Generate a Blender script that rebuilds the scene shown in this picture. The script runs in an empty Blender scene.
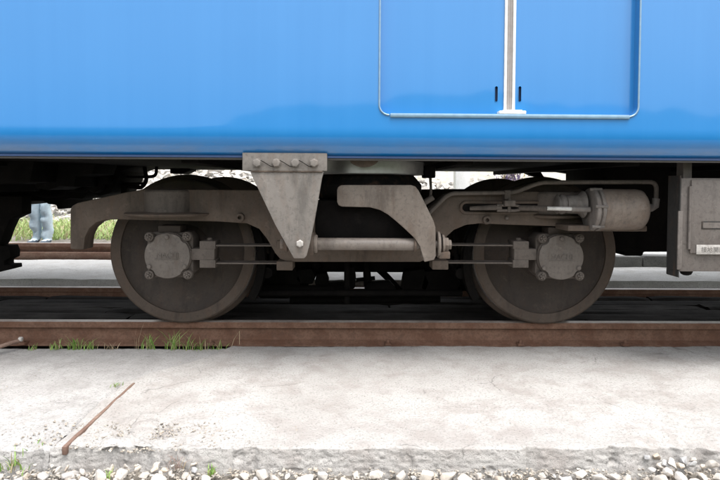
import bpy, bmesh, math, random
import numpy as np
from mathutils import Vector, Matrix
R = math.radians
random.seed(7)
rng = np.random.default_rng(11)
S = bpy.context.scene
COL = S.collection

# ---------------------------------------------------------------- camera
FPX = 564.0                       # focal length in pixels of a 720 px wide frame
PITCH, YAW, ROLL = R(1.7), R(-0.75), R(0.34)
HOR = 184.5
SHX = 0.0
SHY = -(240 - HOR - FPX*math.tan(PITCH))/720.0
CAM = Vector((0.0, -3.4, 0.845))
cd = bpy.data.cameras.new('camera'); cam = bpy.data.objects.new('camera', cd); COL.objects.link(cam)
cd.sensor_width = 36; cd.lens = FPX/720*36; cd.shift_y = SHY; cd.shift_x = SHX
cd.clip_start = 0.05; cd.clip_end = 3000
CR = Matrix.Rotation(YAW, 3, 'Z') @ Matrix.Rotation(R(90)-PITCH, 3, 'X') @ Matrix.Rotation(ROLL, 3, 'Z')
cam.matrix_world = Matrix.Translation(CAM) @ CR.to_4x4()
S.camera = cam

# ---------------------------------------------------------------- sky and sun: bright overcast, the light strongest from overhead
SUN_EL, SUN_AZ = R(72), R(146)     # azimuth measured from +Y (far side) towards +X
wd = bpy.data.worlds.new('World'); S.world = wd; wd.use_nodes = True
nt = wd.node_tree; nt.nodes.clear()
sky = nt.nodes.new('ShaderNodeTexSky'); sky.sky_type = 'NISHITA'; sky.sun_disc = False
sky.sun_elevation = SUN_EL; sky.sun_rotation = SUN_AZ; sky.air_density = 1.4; sky.dust_density = 4.0
hs = nt.nodes.new('ShaderNodeHueSaturation'); hs.inputs['Saturation'].default_value = 0.18
bg = nt.nodes.new('ShaderNodeBackground'); bg.inputs['Strength'].default_value = 0.15
ou = nt.nodes.new('ShaderNodeOutputWorld')
nt.links.new(sky.outputs[0], hs.inputs['Color']); nt.links.new(hs.outputs[0], bg.inputs[0]); nt.links.new(bg.outputs[0], ou.inputs[0])
sl = bpy.data.lights.new('sun', 'SUN'); sl.energy = 1.5; sl.angle = R(40); sl.color = (1, 0.965, 0.92)
so = bpy.data.objects.new('sun', sl); COL.objects.link(so); so.location = (0, 0, 20)
sdir = Vector((math.sin(SUN_AZ)*math.cos(SUN_EL), math.cos(SUN_AZ)*math.cos(SUN_EL), math.sin(SUN_EL)))
so.rotation_euler = sdir.to_track_quat('Z', 'Y').to_euler()
S.view_settings.view_transform = 'Standard'; S.view_settings.look = 'None'
S.view_settings.exposure = 1.5; S.view_settings.gamma = 1.0; S.view_settings.use_curve_mapping = False
S.cycles.max_bounces = 10; S.cycles.diffuse_bounces = 6

# ---------------------------------------------------------------- helpers
def at(px, py, Y):
    """measured point of the photograph (720 px wide) at the true depth Y -> world point"""
    d = CR @ Vector(((px-360)/FPX + SHX*720/FPX, -(py-240)/FPX + SHY*720/FPX, -1))
    t = (Y-CAM.y)/d.y
    return CAM + d*t
def onz(px, py, z):
    d = CR @ Vector(((px-360)/FPX, -(py-240)/FPX + SHY*720/FPX, -1))
    return CAM + d*((z-CAM.z)/d.z)
def xz(px, py, Y):
    p = at(px, py, Y); return (p.x, p.z)
def ppm(Y): return FPX/(Y-CAM.y)       # pixels per metre at depth Y

class MB:
    def __init__(s): s.v = []; s.f = []
    def add(s, v, f):
        n = len(s.v); s.v += [tuple(p) for p in v]; s.f += [tuple(i+n for i in q) for q in f]; return s
    def box(s, x0, x1, y0, y1, z0, z1):
        return s.add([(x0,y0,z0),(x1,y0,z0),(x1,y1,z0),(x0,y1,z0),(x0,y0,z1),(x1,y0,z1),(x1,y1,z1),(x0,y1,z1)],
                     [(0,3,2,1),(4,5,6,7),(0,1,5,4),(1,2,6,5),(2,3,7,6),(3,0,4,7)])
    def prism(s, pts, y0, y1):          # pts in (x,z), extruded along y
        n = len(pts)
        a = sum(pts[i][0]*pts[(i+1)%n][1]-pts[(i+1)%n][0]*pts[i][1] for i in range(n))
        if a < 0: pts = pts[::-1]
        v = [(x, y0, z) for x, z in pts]+[(x, y1, z) for x, z in pts]
        f = [tuple(range(n)), tuple(range(2*n-1, n-1, -1))]
        f += [(i, i+n, (i+1)%n+n, (i+1)%n) for i in range(n)]
        return s.add(v, f)
    def lathe(s, prof, c, axis='Y', n=32, close=False):     # prof: (offset along axis, radius)
        c = Vector(c); v = []; f = []
        for a, r in prof:
            for k in range(n):
                t = 2*math.pi*k/n; p, q = r*math.cos(t), r*math.sin(t)
                v.append(c+{'X': Vector((a,p,q)), 'Y': Vector((q,a,p)), 'Z': Vector((p,q,a))}[axis])
        m = len(prof)
        for i in range(m-1 if not close else m):
            j = (i+1) % m
            for k in range(n):
                f.append((i*n+k, i*n+(k+1)%n, j*n+(k+1)%n, j*n+k))
        if not close:
            f.append(tuple(range(n-1, -1, -1))); f.append(tuple((m-1)*n+k for k in range(n)))
        return s.add(v, f)
    def cyl(s, c, r, a0, a1, axis='Y', n=24): return s.lathe([(a0, r), (a1, r)], c, axis, n)
    def tube(s, pts, r, n=10):
        pts = [Vector(p) for p in pts]; m = len(pts); v = []; f = []; up = None
        for i, p in enumerate(pts):
            t = (pts[min(i+1, m-1)]-pts[max(i-1, 0)]).normalized()
            if up is None: up = t.orthogonal().normalized()
            up = (up-t*up.dot(t)).normalized(); b = t.cross(up)
            rr = r[i] if isinstance(r, (list, tuple)) else r
            for k in range(n):
                a = 2*math.pi*k/n; v.append(p+(up*math.cos(a)+b*math.sin(a))*rr)
        for i in range(m-1):
            for k in range(n): f.append((i*n+k, i*n+(k+1)%n, (i+1)*n+(k+1)%n, (i+1)*n+k))
        f.append(tuple(range(n-1, -1, -1))); f.append(tuple((m-1)*n+k for k in range(n)))
        return s.add(v, f)
    def mesh(s, name, bevel=0, seg=2, ang=35, sharp=38):
        bm = bmesh.new(); vs = [bm.verts.new(p) for p in s.v]
        for q in s.f:
            try: bm.faces.new([vs[i] for i in q])
            except ValueError: pass
        bmesh.ops.recalc_face_normals(bm, faces=bm.faces)
        if bevel:
            es = [e for e in bm.edges if len(e.link_faces) == 2 and e.calc_face_angle(0) > R(ang)]
            bmesh.ops.bevel(bm, geom=es, offset=bevel, segments=seg, profile=0.5, affect='EDGES', clamp_overlap=True)
        me = bpy.data.meshes.new(name); bm.to_mesh(me); bm.free()
        smooth(me, sharp)
        return me
def smooth(me, sharp=38):
    me.polygons.foreach_set('use_smooth', [True]*len(me.polygons))
    me.set_sharp_from_angle(angle=R(sharp)); me.update()

WM = {}
def put(name, me, mat, parent=None, loc=(0,0,0), rot=None, scale=None):
    o = bpy.data.objects.new(name, me); COL.objects.link(o)
    m = Matrix.Translation(Vector(loc))
    if rot: m = m @ (rot if isinstance(rot, Matrix) else Matrix.Rotation(rot[2],4,'Z') @ Matrix.Rotation(rot[1],4,'Y') @ Matrix.Rotation(rot[0],4,'X'))
    if scale: m = m @ Matrix.Diagonal(Vector(scale).to_4d())
    if me is not None and mat is not None and not me.materials: me.materials.append(mat)
    o.matrix_basis = m
    if parent is not None:
        o.parent = parent; o.matrix_parent_inverse = WM[parent].inverted()
    WM[o] = m
    return o
def part(name, mb, mat, parent, bevel=0, **k):
    return put(name, mb.mesh(name, bevel, **k), mat, parent)
def tag(o, label, cat, group=None, kind=None):
    o['label'] = label; o['category'] = cat
    if group: o['group'] = group
    if kind: o['kind'] = kind
    return o
def root(name, loc, label, cat, group=None):
    return tag(put(name, None, None, None, loc), label, cat, group)
def setting(o): o['kind'] = 'structure'; return o

# numpy value noise, fractal
def vnoise(x, y, seed=0):
    xi = np.floor(x).astype(np.int64); yi = np.floor(y).astype(np.int64); u = x-xi; w = y-yi
    u = u*u*(3-2*u); w = w*w*(3-2*w)
    def h(a, b):
        n = (a*374761393 + b*668265263 + seed*974634777) & 0xffffffff
        n = ((n ^ (n >> 13))*1274126177) & 0xffffffff
        return ((n ^ (n >> 16)) & 0xffff)/32767.5-1
    return (h(xi,yi)*(1-u)+h(xi+1,yi)*u)*(1-w)+(h(xi,yi+1)*(1-u)+h(xi+1,yi+1)*u)*w
def fbm(x, y, o=4, seed=0):
    a = 0; amp = 1
    for k in range(o): a = a+amp*vnoise(x*2**k, y*2**k, seed+k); amp *= .5
    return a
def grid_mesh(name, P):                 # P: (n, m, 3)
    n, m, _ = P.shape
    idx = np.arange(n*m).reshape(n, m)
    f = np.stack([idx[:-1,:-1], idx[1:,:-1], idx[1:,1:], idx[:-1,1:]], -1).reshape(-1, 4)
    me = bpy.data.meshes.new(name); me.from_pydata(P.reshape(-1,3).tolist(), [], f.tolist())
    me.polygons.foreach_set('use_smooth', [True]*len(me.polygons)); me.update()
    return me

# ---------------------------------------------------------------- materials
def newmat(name):
    m = bpy.data.materials.new(name); m.use_nodes = True
    return m, m.node_tree, m.node_tree.nodes['Principled BSDF']
def nd(t, typ, **k):
    n = t.nodes.new(typ)
    for a, b in k.items(): setattr(n, a, b)
    return n
def coords(t, scale=(1,1,1)):
    g = nd(t, 'ShaderNodeNewGeometry'); mp = nd(t, 'ShaderNodeMapping'); mp.inputs['Scale'].default_value = scale
    t.links.new(g.outputs['Position'], mp.inputs['Vector']); return mp.outputs[0]
def noise(t, vec, scale, detail=6, rough=0.6):
    n = nd(t, 'ShaderNodeTexNoise'); n.inputs['Scale'].default_value = scale; n.inputs['Detail'].default_value = detail
    n.inputs['Roughness'].default_value = rough; t.links.new(vec, n.inputs['Vector']); return n.outputs['Fac']
def ramp(t, fac, stops):
    r = nd(t, 'ShaderNodeValToRGB'); e = r.color_ramp.elements
    while len(e) < len(stops): e.new(0.5)
    for i, (p, c) in enumerate(stops): e[i].position = p; e[i].color = (*c, 1) if len(c) == 3 else c
    t.links.new(fac, r.inputs[0]); return r.outputs[0]
def mix(t, fac, a, b, mode='MIX'):
    m = nd(t, 'ShaderNodeMix', data_type='RGBA', blend_type=mode)
    for i, x in ((0, fac), (6, a), (7, b)):
        if hasattr(x, 'links') or isinstance(x, bpy.types.NodeSocket): t.links.new(x, m.inputs[i])
        elif i == 0: m.inputs[0].default_value = x
        else: m.inputs[i].default_value = (*x, 1)
    return m.outputs[2]
def bump(t, bs, hs_, dist, strength=1.0):
    prev = None
    for h, d in zip(hs_, dist):
        b = nd(t, 'ShaderNodeBump'); b.inputs['Distance'].default_value = d; b.inputs['Strength'].default_value = strength
        t.links.new(h, b.inputs['Height'])
        if prev: t.links.new(prev, b.inputs['Normal'])
        prev = b.outputs[0]
    t.links.new(prev, bs.inputs['Normal'])
def steel(name, base, dust, rust=(0.09,0.05,0.03), rough=0.75, amt=0.5, rustamt=0.35, bmp=0.0012, spec=0.35):
    """dusty old paint: base colour, pale dust in patches, some rust stains, fine pitting"""
    m, t, b = newmat(name); c = coords(t); cs = coords(t, (1,1,0.25))
    n1 = noise(t, c, 7, 8, .65); n2 = noise(t, c, 55, 6, .7); n3 = noise(t, cs, 26, 5, .6); n4 = noise(t, c, 260, 3, .6); n5 = noise(t, c, 16, 7, .7); n6 = noise(t, cs, 9, 7, .7)
    col = mix(t, ramp(t, n1, [(0.38,(0,0,0)),(0.64,(amt,amt,amt))]), base, dust)
    col = mix(t, ramp(t, n3, [(0.50,(0,0,0)),(0.70,(rustamt,)*3)]), col, rust)
    col = mix(t, ramp(t, n6, [(0.54,(0,0,0)),(0.66,(.55,)*3)]), col, tuple(x*.45 for x in base))      # oily runs
    col = mix(t, ramp(t, n5, [(0.58,(0,0,0)),(0.72,(.55,)*3)]), col, tuple(min(1, x*1.35) for x in dust))   # dry dust
    col = mix(t, ramp(t, n2, [(0.34,(0.55,)*3),(0.50,(0,0,0))]), col, tuple(x*0.5 for x in base))
    t.links.new(col, b.inputs['Base Color'])
    t.links.new(ramp(t, n2, [(0.3,(rough-.12,)*3),(0.7,(min(1,rough+.12),)*3)]), b.inputs['Roughness'])
    b.inputs['Specular IOR Level'].default_value = spec
    bump(t, b, [n2, n4], [bmp, bmp*.35], .8)
    return m
M = {}
M['frame'] = steel('frame_steel', (0.0752,0.0568,0.0447), (0.1174,0.0916,0.0737))
M['pale'] = steel('pale_dusty_steel', (0.1452,0.1206,0.1032), (0.1962,0.1664,0.1429), rust=(0.1020,0.0680,0.0488), rustamt=.45, amt=.7)
M['bracket'] = steel('bracket_grey_paint', (0.1624,0.1481,0.1361), (0.2039,0.1821,0.1644), rust=(0.1284,0.0939,0.0726), rustamt=.45, amt=.6)
M['box'] = steel('axle_box_steel', (0.0919,0.0768,0.0672), (0.1357,0.1144,0.0999), rust=(0.0525,0.0408,0.0344))
M['wheel'] = steel('wheel_steel', (0.0355,0.0276,0.0233), (0.0666,0.0513,0.0417), rust=(0.0555,0.0339,0.0228))
M['tyre'] = steel('tyre_steel', (0.0620,0.0459,0.0359), (0.0861,0.0672,0.0547), rust=(0.0861,0.0492,0.0312))
M['tread'] = steel('worn_tread', (0.22,0.20,0.19), (0.28,0.26,0.24), rough=.45, rustamt=.2, spec=.6)
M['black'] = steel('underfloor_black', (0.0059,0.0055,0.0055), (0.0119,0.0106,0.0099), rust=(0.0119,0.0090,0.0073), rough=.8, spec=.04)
M['cyl'] = steel('brake_cylinder_paint', (0.1579,0.1282,0.1089), (0.2107,0.1733,0.1463), rust=(0.1340,0.0902,0.0638), rustamt=.5, rough=.6)
M['rod'] = steel('rod_steel', (0.1530,0.1305,0.1153), (0.1947,0.1683,0.1485), rust=(0.1112,0.0720,0.0524), rough=.5, spec=.5)
M['cast'] = steel('cast_grey', (0.1391,0.1260,0.1180), (0.1947,0.1755,0.1625), rough=.6)
M['zinc'] = steel('bright_rod', (0.5,0.49,0.47), (0.6,0.58,0.56), rough=.4, rustamt=.15)
M['rubber'] = steel('black_rubber', (0.0060,0.0060,0.0060), (0.0132,0.0120,0.0114), rough=.85, spec=.08)
M['equip'] = steel('equipment_box_paint', (0.1170,0.1020,0.0933), (0.1517,0.1343,0.1233), rust=(0.0910,0.0680,0.0567), amt=.6, rough=.65)
M['equip_edge'] = steel('equipment_box_edge', (0.0210,0.0204,0.0198), (0.0300,0.0282,0.0270))
M['plate'] = steel('name_plate', (0.36,0.34,0.32), (0.42,0.40,0.38), rustamt=.2, rough=.55)
M['ink'] = steel('plate_lettering', (0.12,0.11,0.10), (0.16,0.15,0.14))
M['seat'] = steel('spring_plate_grey', (0.20,0.20,0.20), (0.25,0.245,0.24), rough=.42, rustamt=.25, spec=.5)

def rustmat(name, a, b_, c_, rough=.8):
    m, t, b = newmat(name); c = coords(t); cl = coords(t, (0.7,1,1))
    n1 = noise(t, c, 9, 8, .65); n2 = noise(t, c, 80, 5, .65); n3 = noise(t, cl, 30, 5, .6)
    col = mix(t, ramp(t, n1, [(0.42,(0,0,0)),(0.58,(1,1,1))]), a, b_)
    col = mix(t, ramp(t, n3, [(0.48,(0,0,0)),(0.70,(.6,.6,.6))]), col, c_)
    col = mix(t, ramp(t, n2, [(0.3,(.5,.5,.5)),(0.55,(0,0,0))]), col, tuple(x*.55 for x in a))
    t.links.new(col, b.inputs['Base Color']); b.inputs['Roughness'].default_value = rough
    b.inputs['Specular IOR Level'].default_value = .3
    bump(t, b, [n2, n1], [.0015, .004], .7); return m
M['rail'] = rustmat('rail_rust', (0.1330,0.0674,0.0430), (0.1835,0.1049,0.0716), (0.1009,0.0581,0.0411))
M['rail_pale'] = rustmat('old_rail_rust', (0.24,0.14,0.10), (0.30,0.20,0.15), (0.20,0.11,0.08))
M['shine'] = rustmat('railhead_top', (0.30,0.25,0.22), (0.42,0.38,0.35), (0.24,0.17,0.13), rough=.4)
M['bar'] = rustmat('rusty_bar', (0.15,0.095,0.074), (0.21,0.145,0.115), (0.12,0.07,0.052))

def paint():
    m, t, b = newmat('blue_car_paint'); c = coords(t); cs = coords(t, (1,1,.02)); cb = coords(t, (.35,1,1))
    n1 = noise(t, cs, 14, 6, .6); n2 = noise(t, cb, 9, 5, .6); n3 = noise(t, c, 1.2, 2, .5)
    col = mix(t, ramp(t, n1, [(.35,(0,0,0)),(.65,(.42,)*3)]), (0.007,0.166,0.45), (0.015,0.185,0.48))
    # mottled grey mixed in along the lowest hand's breadth of the skirt
    sp = nd(t, 'ShaderNodeSeparateXYZ'); g = nd(t, 'ShaderNodeNewGeometry'); t.links.new(g.outputs['Position'], sp.inputs[0])
    mr = nd(t, 'ShaderNodeMapRange'); mr.inputs[1].default_value = 1.06; mr.inputs[2].default_value = 1.0
    t.links.new(sp.outputs[2], mr.inputs[0])
    mu = nd(t, 'ShaderNodeMath', operation='MULTIPLY'); t.links.new(mr.outputs[0], mu.inputs[0])
    t.links.new(ramp(t, n2, [(.38,(0,0,0)),(.62,(.32,)*3)]), mu.inputs[1])
    col = mix(t, mu.outputs[0], col, (0.16,0.17,0.20))
    t.links.new(col, b.inputs['Base Color'])
    b.inputs['Roughness'].default_value = .30; b.inputs['Specular IOR Level'].default_value = .5
    b.inputs['Coat Weight'].default_value = .8; b.inputs['Coat Roughness'].default_value = .05
    bump(t, b, [n3, n1], [.010, .0003], .5); return m
M['blue'] = paint()
def flat(name, col, rough=.5, metal=0, coat=0):
    m, t, b = newmat(name); c = coords(t); n = noise(t, c, 40, 5, .6)
    t.links.new(mix(t, ramp(t, n, [(.35,(0,0,0)),(.65,(1,1,1))]), tuple(x*.85 for x in col), col), b.inputs['Base Color'])
    b.inputs['Roughness'].default_value = rough; b.inputs['Metallic'].default_value = metal; b.inputs['Coat Weight'].default_value = coat
    bump(t, b, [n], [.0004], .5); return m
M['trim'] = flat('door_trim_metal', (0.2045,0.3224,0.4346), .3, .35)
M['white'] = flat('white_edge', (0.80,0.80,0.79), .35)
M['gasket'] = flat('door_gasket', (0.27,0.245,0.235), .6)
M['slotdark'] = flat('dark_blue_pocket', (0.02,0.05,0.14), .5)
M['sillgrey'] = flat('sill_strip_grey', (0.075,0.07,0.066), .6)
M['cap'] = flat('spring_cap_metal', (0.3780,0.3780,0.3780), .38, .75)
M['glass'] = flat('dark_glass', (0.02,0.025,0.03), .05)
M['jeans'] = flat('light_blue_jeans', (0.60,0.71,0.76), .9)
M['shirt'] = flat('grey_shirt', (0.35,0.35,0.37), .9)
M['skin'] = flat('skin', (0.50,0.33,0.25), .55)
M['hair'] = flat('dark_hair', (0.03,0.025,0.02), .6)
M['shoe'] = flat('dark_shoe', (0.07,0.09,0.12), .6)

def concrete(name, lo, hi, stain, grit=.0035):
    m, t, b = newmat(name); c = coords(t)
    n1 = noise(t, c, 2.2, 8, .62); n2 = noise(t, c, 105, 5, .75); n3 = noise(t, c, 330, 3, .6); n4 = noise(t, c, 6.5, 8, .7)
    v = nd(t, 'ShaderNodeTexVoronoi'); v.inputs['Scale'].default_value = 210; t.links.new(c, v.inputs['Vector'])
    col = mix(t, ramp(t, n1, [(.32,(0,0,0)),(.66,(1,1,1))]), lo, hi)
    col = mix(t, ramp(t, n4, [(.47,(0,0,0)),(.64,(.85,)*3)]), col, stain)
    col = mix(t, ramp(t, n2, [(.34,(.8,)*3),(.49,(0,0,0))]), col, tuple(x*.55 for x in lo))
    col = mix(t, ramp(t, v.outputs['Distance'], [(.0,(.3,.3,.3)),(.22,(0,0,0))]), col, (0.62,0.60,0.57))
    v2 = nd(t, 'ShaderNodeTexVoronoi'); v2.inputs['Scale'].default_value = 62; t.links.new(c, v2.inputs['Vector'])
    sx_ = nd(t, 'ShaderNodeSeparateColor'); t.links.new(v2.outputs['Color'], sx_.inputs[0])
    pit = nd(t, 'ShaderNodeMath', operation='MULTIPLY'); t.links.new(ramp(t, v2.outputs['Distance'], [(.10,(1,1,1)),(.24,(0,0,0))]), pit.inputs[0])
    t.links.new(ramp(t, sx_.outputs[0], [(.80,(0,0,0)),(.84,(.8,)*3)]), pit.inputs[1])
    col = mix(t, pit.outputs[0], col, tuple(x*.42 for x in lo))
    nw = noise(t, c, 3.2, 5, .6); wv = nd(t, 'ShaderNodeMix', data_type='VECTOR'); wv.inputs[0].default_value = .12; t.links.new(c, wv.inputs[4])
    nv_ = nd(t, 'ShaderNodeTexNoise'); nv_.inputs['Scale'].default_value = 5; nv_.inputs['Detail'].default_value = 5; t.links.new(c, nv_.inputs['Vector']); t.links.new(nv_.outputs['Color'], wv.inputs[5])
    v3 = nd(t, 'ShaderNodeTexVoronoi', feature='DISTANCE_TO_EDGE'); v3.inputs['Scale'].default_value = 2.3; t.links.new(wv.outputs[1], v3.inputs['Vector'])
    cr = nd(t, 'ShaderNodeMath', operation='MULTIPLY'); t.links.new(ramp(t, v3.outputs['Distance'], [(.002,(1,1,1)),(.008,(0,0,0))]), cr.inputs[0])
    t.links.new(ramp(t, nw, [(.55,(0,0,0)),(.62,(.7,)*3)]), cr.inputs[1])
    col = mix(t, cr.outputs[0], col, tuple(x*.4 for x in lo))
    t.links.new(col, b.inputs['Base Color']); b.inputs['Roughness'].default_value = .92; b.inputs['Specular IOR Level'].default_value = .2
    bump(t, b, [n2, n3], [grit*1.5, grit*.6], .9); return m
M['conc'] = concrete('weathered_concrete', (0.3302,0.3160,0.3010), (0.4075,0.3950,0.3818), (0.2874,0.2633,0.2470))
M['conc_grey'] = concrete('greyer_concrete', (0.3128,0.3021,0.2947), (0.3977,0.3883,0.3795), (0.2816,0.2703,0.2596))
M['conc_far'] = concrete('far_concrete', (0.6148,0.6042,0.5830), (0.7208,0.7102,0.6890), (0.5724,0.5512,0.5194))
M['kerb'] = concrete('kerb_stone', (0.20,0.20,0.195), (0.36,0.35,0.33), (0.24,0.235,0.22), .006)
def timber():
    m, t, b = newmat('weathered_timber'); c = coords(t, (.08,1,1)); c2 = coords(t)
    oi = nd(t, 'ShaderNodeObjectInfo')
    n1 = noise(t, c, 45, 8, .7); n2 = noise(t, c2, 5, 6, .6); n3 = noise(t, c, 160, 4, .6)
    col = mix(t, ramp(t, n1, [(.36,(0,0,0)),(.64,(1,1,1))]), (0.008,0.007,0.0065), (0.036,0.032,0.030))
    col = mix(t, ramp(t, n2, [(.42,(0,0,0)),(.66,(.6,)*3)]), col, (0.06,0.056,0.052))
    col = mix(t, ramp(t, oi.outputs['Random'], [(0,(.45,)*3),(1,(0,0,0))]), col, (0.010,0.009,0.0085))
    t.links.new(col, b.inputs['Base Color']); b.inputs['Roughness'].default_value = .9; b.inputs['Specular IOR Level'].default_value = .08
    bump(t, b, [n1, n3], [.008, .002], .9); return m
M['timber'] = timber()
def stone(name, cols, scale=60):
    m, t, b = newmat(name); c = coords(t); oi = nd(t, 'ShaderNodeObjectInfo'); gi = nd(t, 'ShaderNodeNewGeometry')
    ad = nd(t, 'ShaderNodeMath', operation='ADD'); t.links.new(oi.outputs['Random'], ad.inputs[0]); t.links.new(gi.outputs['Random Per Island'], ad.inputs[1])
    fr = nd(t, 'ShaderNodeMath', operation='FRACT'); t.links.new(ad.outputs[0], fr.inputs[0])
    n = noise(t, c, scale, 6, .65); n2 = noise(t, c, scale*.25, 4, .6)
    col = ramp(t, fr.outputs[0], [(i/(len(cols)-1), k) for i, k in enumerate(cols)])
    col = mix(t, ramp(t, n, [(.35,(.55,)*3),(.6,(0,0,0))]), col, (0.22,0.20,0.18))
    col = mix(t, ramp(t, n2, [(.5,(0,0,0)),(.7,(.5,)*3)]), col, (0.50,0.42,0.33))
    t.links.new(col, b.inputs['Base Color']); b.inputs['Roughness'].default_value = .85; b.inputs['Specular IOR Level'].default_value = .25
    bump(t, b, [n], [.004], .7); return m
M['stone'] = stone('ballast_stone', [(0.4413,0.4066,0.3647),(0.5119,0.4759,0.4326),(0.3707,0.3028,0.2375),(0.4766,0.4586,0.4411),(0.4324,0.3547,0.2714),(0.3530,0.3634,0.3817),(0.5295,0.5018,0.4665)])
M['grit'] = stone('grit', [(0.24,0.215,0.185),(0.34,0.31,0.27),(0.20,0.18,0.155),(0.42,0.39,0.35)])
M['rubble'] = stone('pale_rubble', [(0.45,0.43,0.40),(0.52,0.50,0.47),(0.36,0.34,0.32),(0.55,0.53,0.50)], 25)
M['gravel'] = concrete('gravel_ground', (0.20,0.18,0.155), (0.34,0.31,0.27), (0.25,0.22,0.18), .012)
M['soil'] = concrete('dark_soil', (0.05,0.043,0.036), (0.10,0.085,0.07), (0.06,0.05,0.042), .008)
M['slope'] = concrete('stony_slope', (0.4620,0.4400,0.3960), (0.6160,0.5940,0.5500), (0.4180,0.4070,0.3080), .02)
M['woods'] = concrete('wooded_hills', (0.035,0.06,0.025), (0.07,0.10,0.045), (0.05,0.07,0.03), .02)
def leafmat(name, a, b_):
    m, t, b = newmat(name); g = nd(t, 'ShaderNodeNewGeometry')
    rc = ramp(t, g.outputs['Random Per Island'], [(0,a),(.72,b_),(.80,(0.30,0.25,0.14)),(1,(0.40,0.34,0.20))])
    t.links.new(rc, b.inputs['Base Color'])
    b.inputs['Roughness'].default_value = .6; b.inputs['Subsurface Weight'].default_value = 0
    tr = nd(t, 'ShaderNodeBsdfTranslucent'); t.links.new(rc, tr.inputs[0])
    ms = nd(t, 'ShaderNodeMixShader'); ms.inputs[0].default_value = .35
    t.links.new(b.outputs[0], ms.inputs[1]); t.links.new(tr.outputs[0], ms.inputs[2])
    t.links.new(ms.outputs[0], t.nodes['Material Output'].inputs[0]); return m
M['grass'] = leafmat('green_grass', (0.1450,0.2755,0.0508), (0.2900,0.4350,0.1160))
M['fargrass'] = leafmat('meadow_grass', (0.22,0.32,0.09), (0.36,0.44,0.18))
M['dry'] = leafmat('dry_grass', (0.38,0.30,0.19), (0.50,0.40,0.27))
M['deadweed'] = leafmat('dead_weed', (0.20,0.13,0.11), (0.32,0.22,0.18))
M['purple'] = leafmat('purple_leaves', (0.08,0.055,0.11), (0.16,0.12,0.20))

# ---------------------------------------------------------------- THE SETTING
SLABZ = -0.095
# ground to the horizon
setting(put('ground', (lambda P: grid_mesh('ground', P))(np.array([[(x, y, -0.27) for y in (-600, -3, 6, 600)] for x in (-600, -6, 6, 600)], float)), M['gravel']))

# near concrete pavement, poured in two pieces that meet along a joint
def seam(Y):
    return np.interp(Y, [-1.60,-0.75,-0.62,-0.45,-0.30,-0.10], [-1.075,-1.075,-1.00,-0.86,-0.76,-0.70])
def pavement(name, side, mat, seed, zoff):
    nv, nu = 220, 760
    t = np.linspace(0, 1, nv)
    # path over the slab: rail side (Y=-.17) -> front edge (Y=-1.41) -> down the face
    top = t < .80
    Y0 = np.where(top, -0.125-(t/.80)*1.285, -1.41-np.clip((t-.80)/.20, 0, 1)*.030)
    Z0 = np.where(top, 0.0, -((t-.80)/.20)*.15)
    u = np.linspace(0, 1, nu)**1.0
    sx = seam(Y0)[:, None]
    X = sx+.001+u[None]*(4.6-sx) if side > 0 else -4.6+u[None]*(sx-.001+4.6)
    Y = np.repeat(Y0[:, None], nu, 1); Z = np.repeat(Z0[:, None], nu, 1)
    T = t[:, None]
    edge = np.clip((T-.60)/.2, 0, 1)**2
    face = np.clip((T-.79)/.03, 0, 1)
    big = fbm(X*1.1, Y*1.1, 3, seed)*.004 + fbm(X*7, Y*7, 4, seed+5)*.0016 + fbm(X*34, Y*34, 3, seed+9)*.0011
    Z = Z+SLABZ+zoff+big*(1-face)
    # worn front edge: rounded, chipped, uneven; more broken near the joint on the right-hand piece
    brk = fbm(X*1.1, X*0+1.5, 3, 20)*.004+np.clip(fbm(X*17, X*0+3.1, 4, 30)-.5, 0, .5)*.03
    wear = np.exp(-((X+0.78)/.22)**2)+.8*np.exp(-((X-1.25)/.22)**2)
    pull = np.clip((T-.775)/.025, 0, 1)
    Y = Y+pull*(brk+wear*(.05+.05*fbm(X*9, Y0[:, None]*9, 4, 40)))
    Z = Z-np.exp(-((T-.80)/.005)**2)*(.003+.003*fbm(X*14, X*0, 3, seed+50)) - wear*np.clip((T-.55)/.25, 0, 1)*(1-face)*(.025+.022*fbm(X*15, Y0[:, None]*15, 4, 60))
    Y = Y+face*(fbm(X*55, Z0[:, None]*75, 4, 80)*.0022+np.clip(fbm(X*20, Z0[:, None]*26, 4, 83)-.45, 0, 1)*.012)
    # ragged edge along the rail
    back = np.clip(1-T/.10, 0, 1)
    Y = Y-back*np.clip(.006+.016*fbm(X*1.7, X*0+7, 6, seed+90)+(.030 if side < 0 else 0), -.005, .1)
    Z = Z-np.clip(1-T/.012, 0, 1)*.06
    # wear along the joint
    ds = np.abs(X-sx)
    Z = Z-np.exp(-(ds/.012)**2)*(1-face)*(.008+.005*fbm(X*0+2, Y*12, 3, seed+95))
    P = np.stack([X, Y, Z], -1)
    return setting(put(name, grid_mesh(name, P), mat))
pavement('pavement', 1, M['conc'], 3, 0.0)
pavement('pavement', -1, M['conc_grey'], 43, -0.007)

# soil strip under the near rail and the track bed under the timbers
Xg = np.linspace(-6, 6, 300); Yg = np.linspace(-.32, .16, 24)
gx, gy = np.meshgrid(Xg, Yg, indexing='ij')
setting(put('track_bed', grid_mesh('track_bed', np.stack([gx, gy, -.172+.006*fbm(gx*9, gy*9, 4, 5)], -1)), M['soil']))
Yg = np.linspace(.16, 1.55, 40); gx, gy = np.meshgrid(Xg, Yg, indexing='ij')
setting(put('track_bed', grid_mesh('track_bed', np.stack([gx, gy, -.172+.012*fbm(gx*6, gy*6, 4, 8)], -1)), M['soil']))

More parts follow.
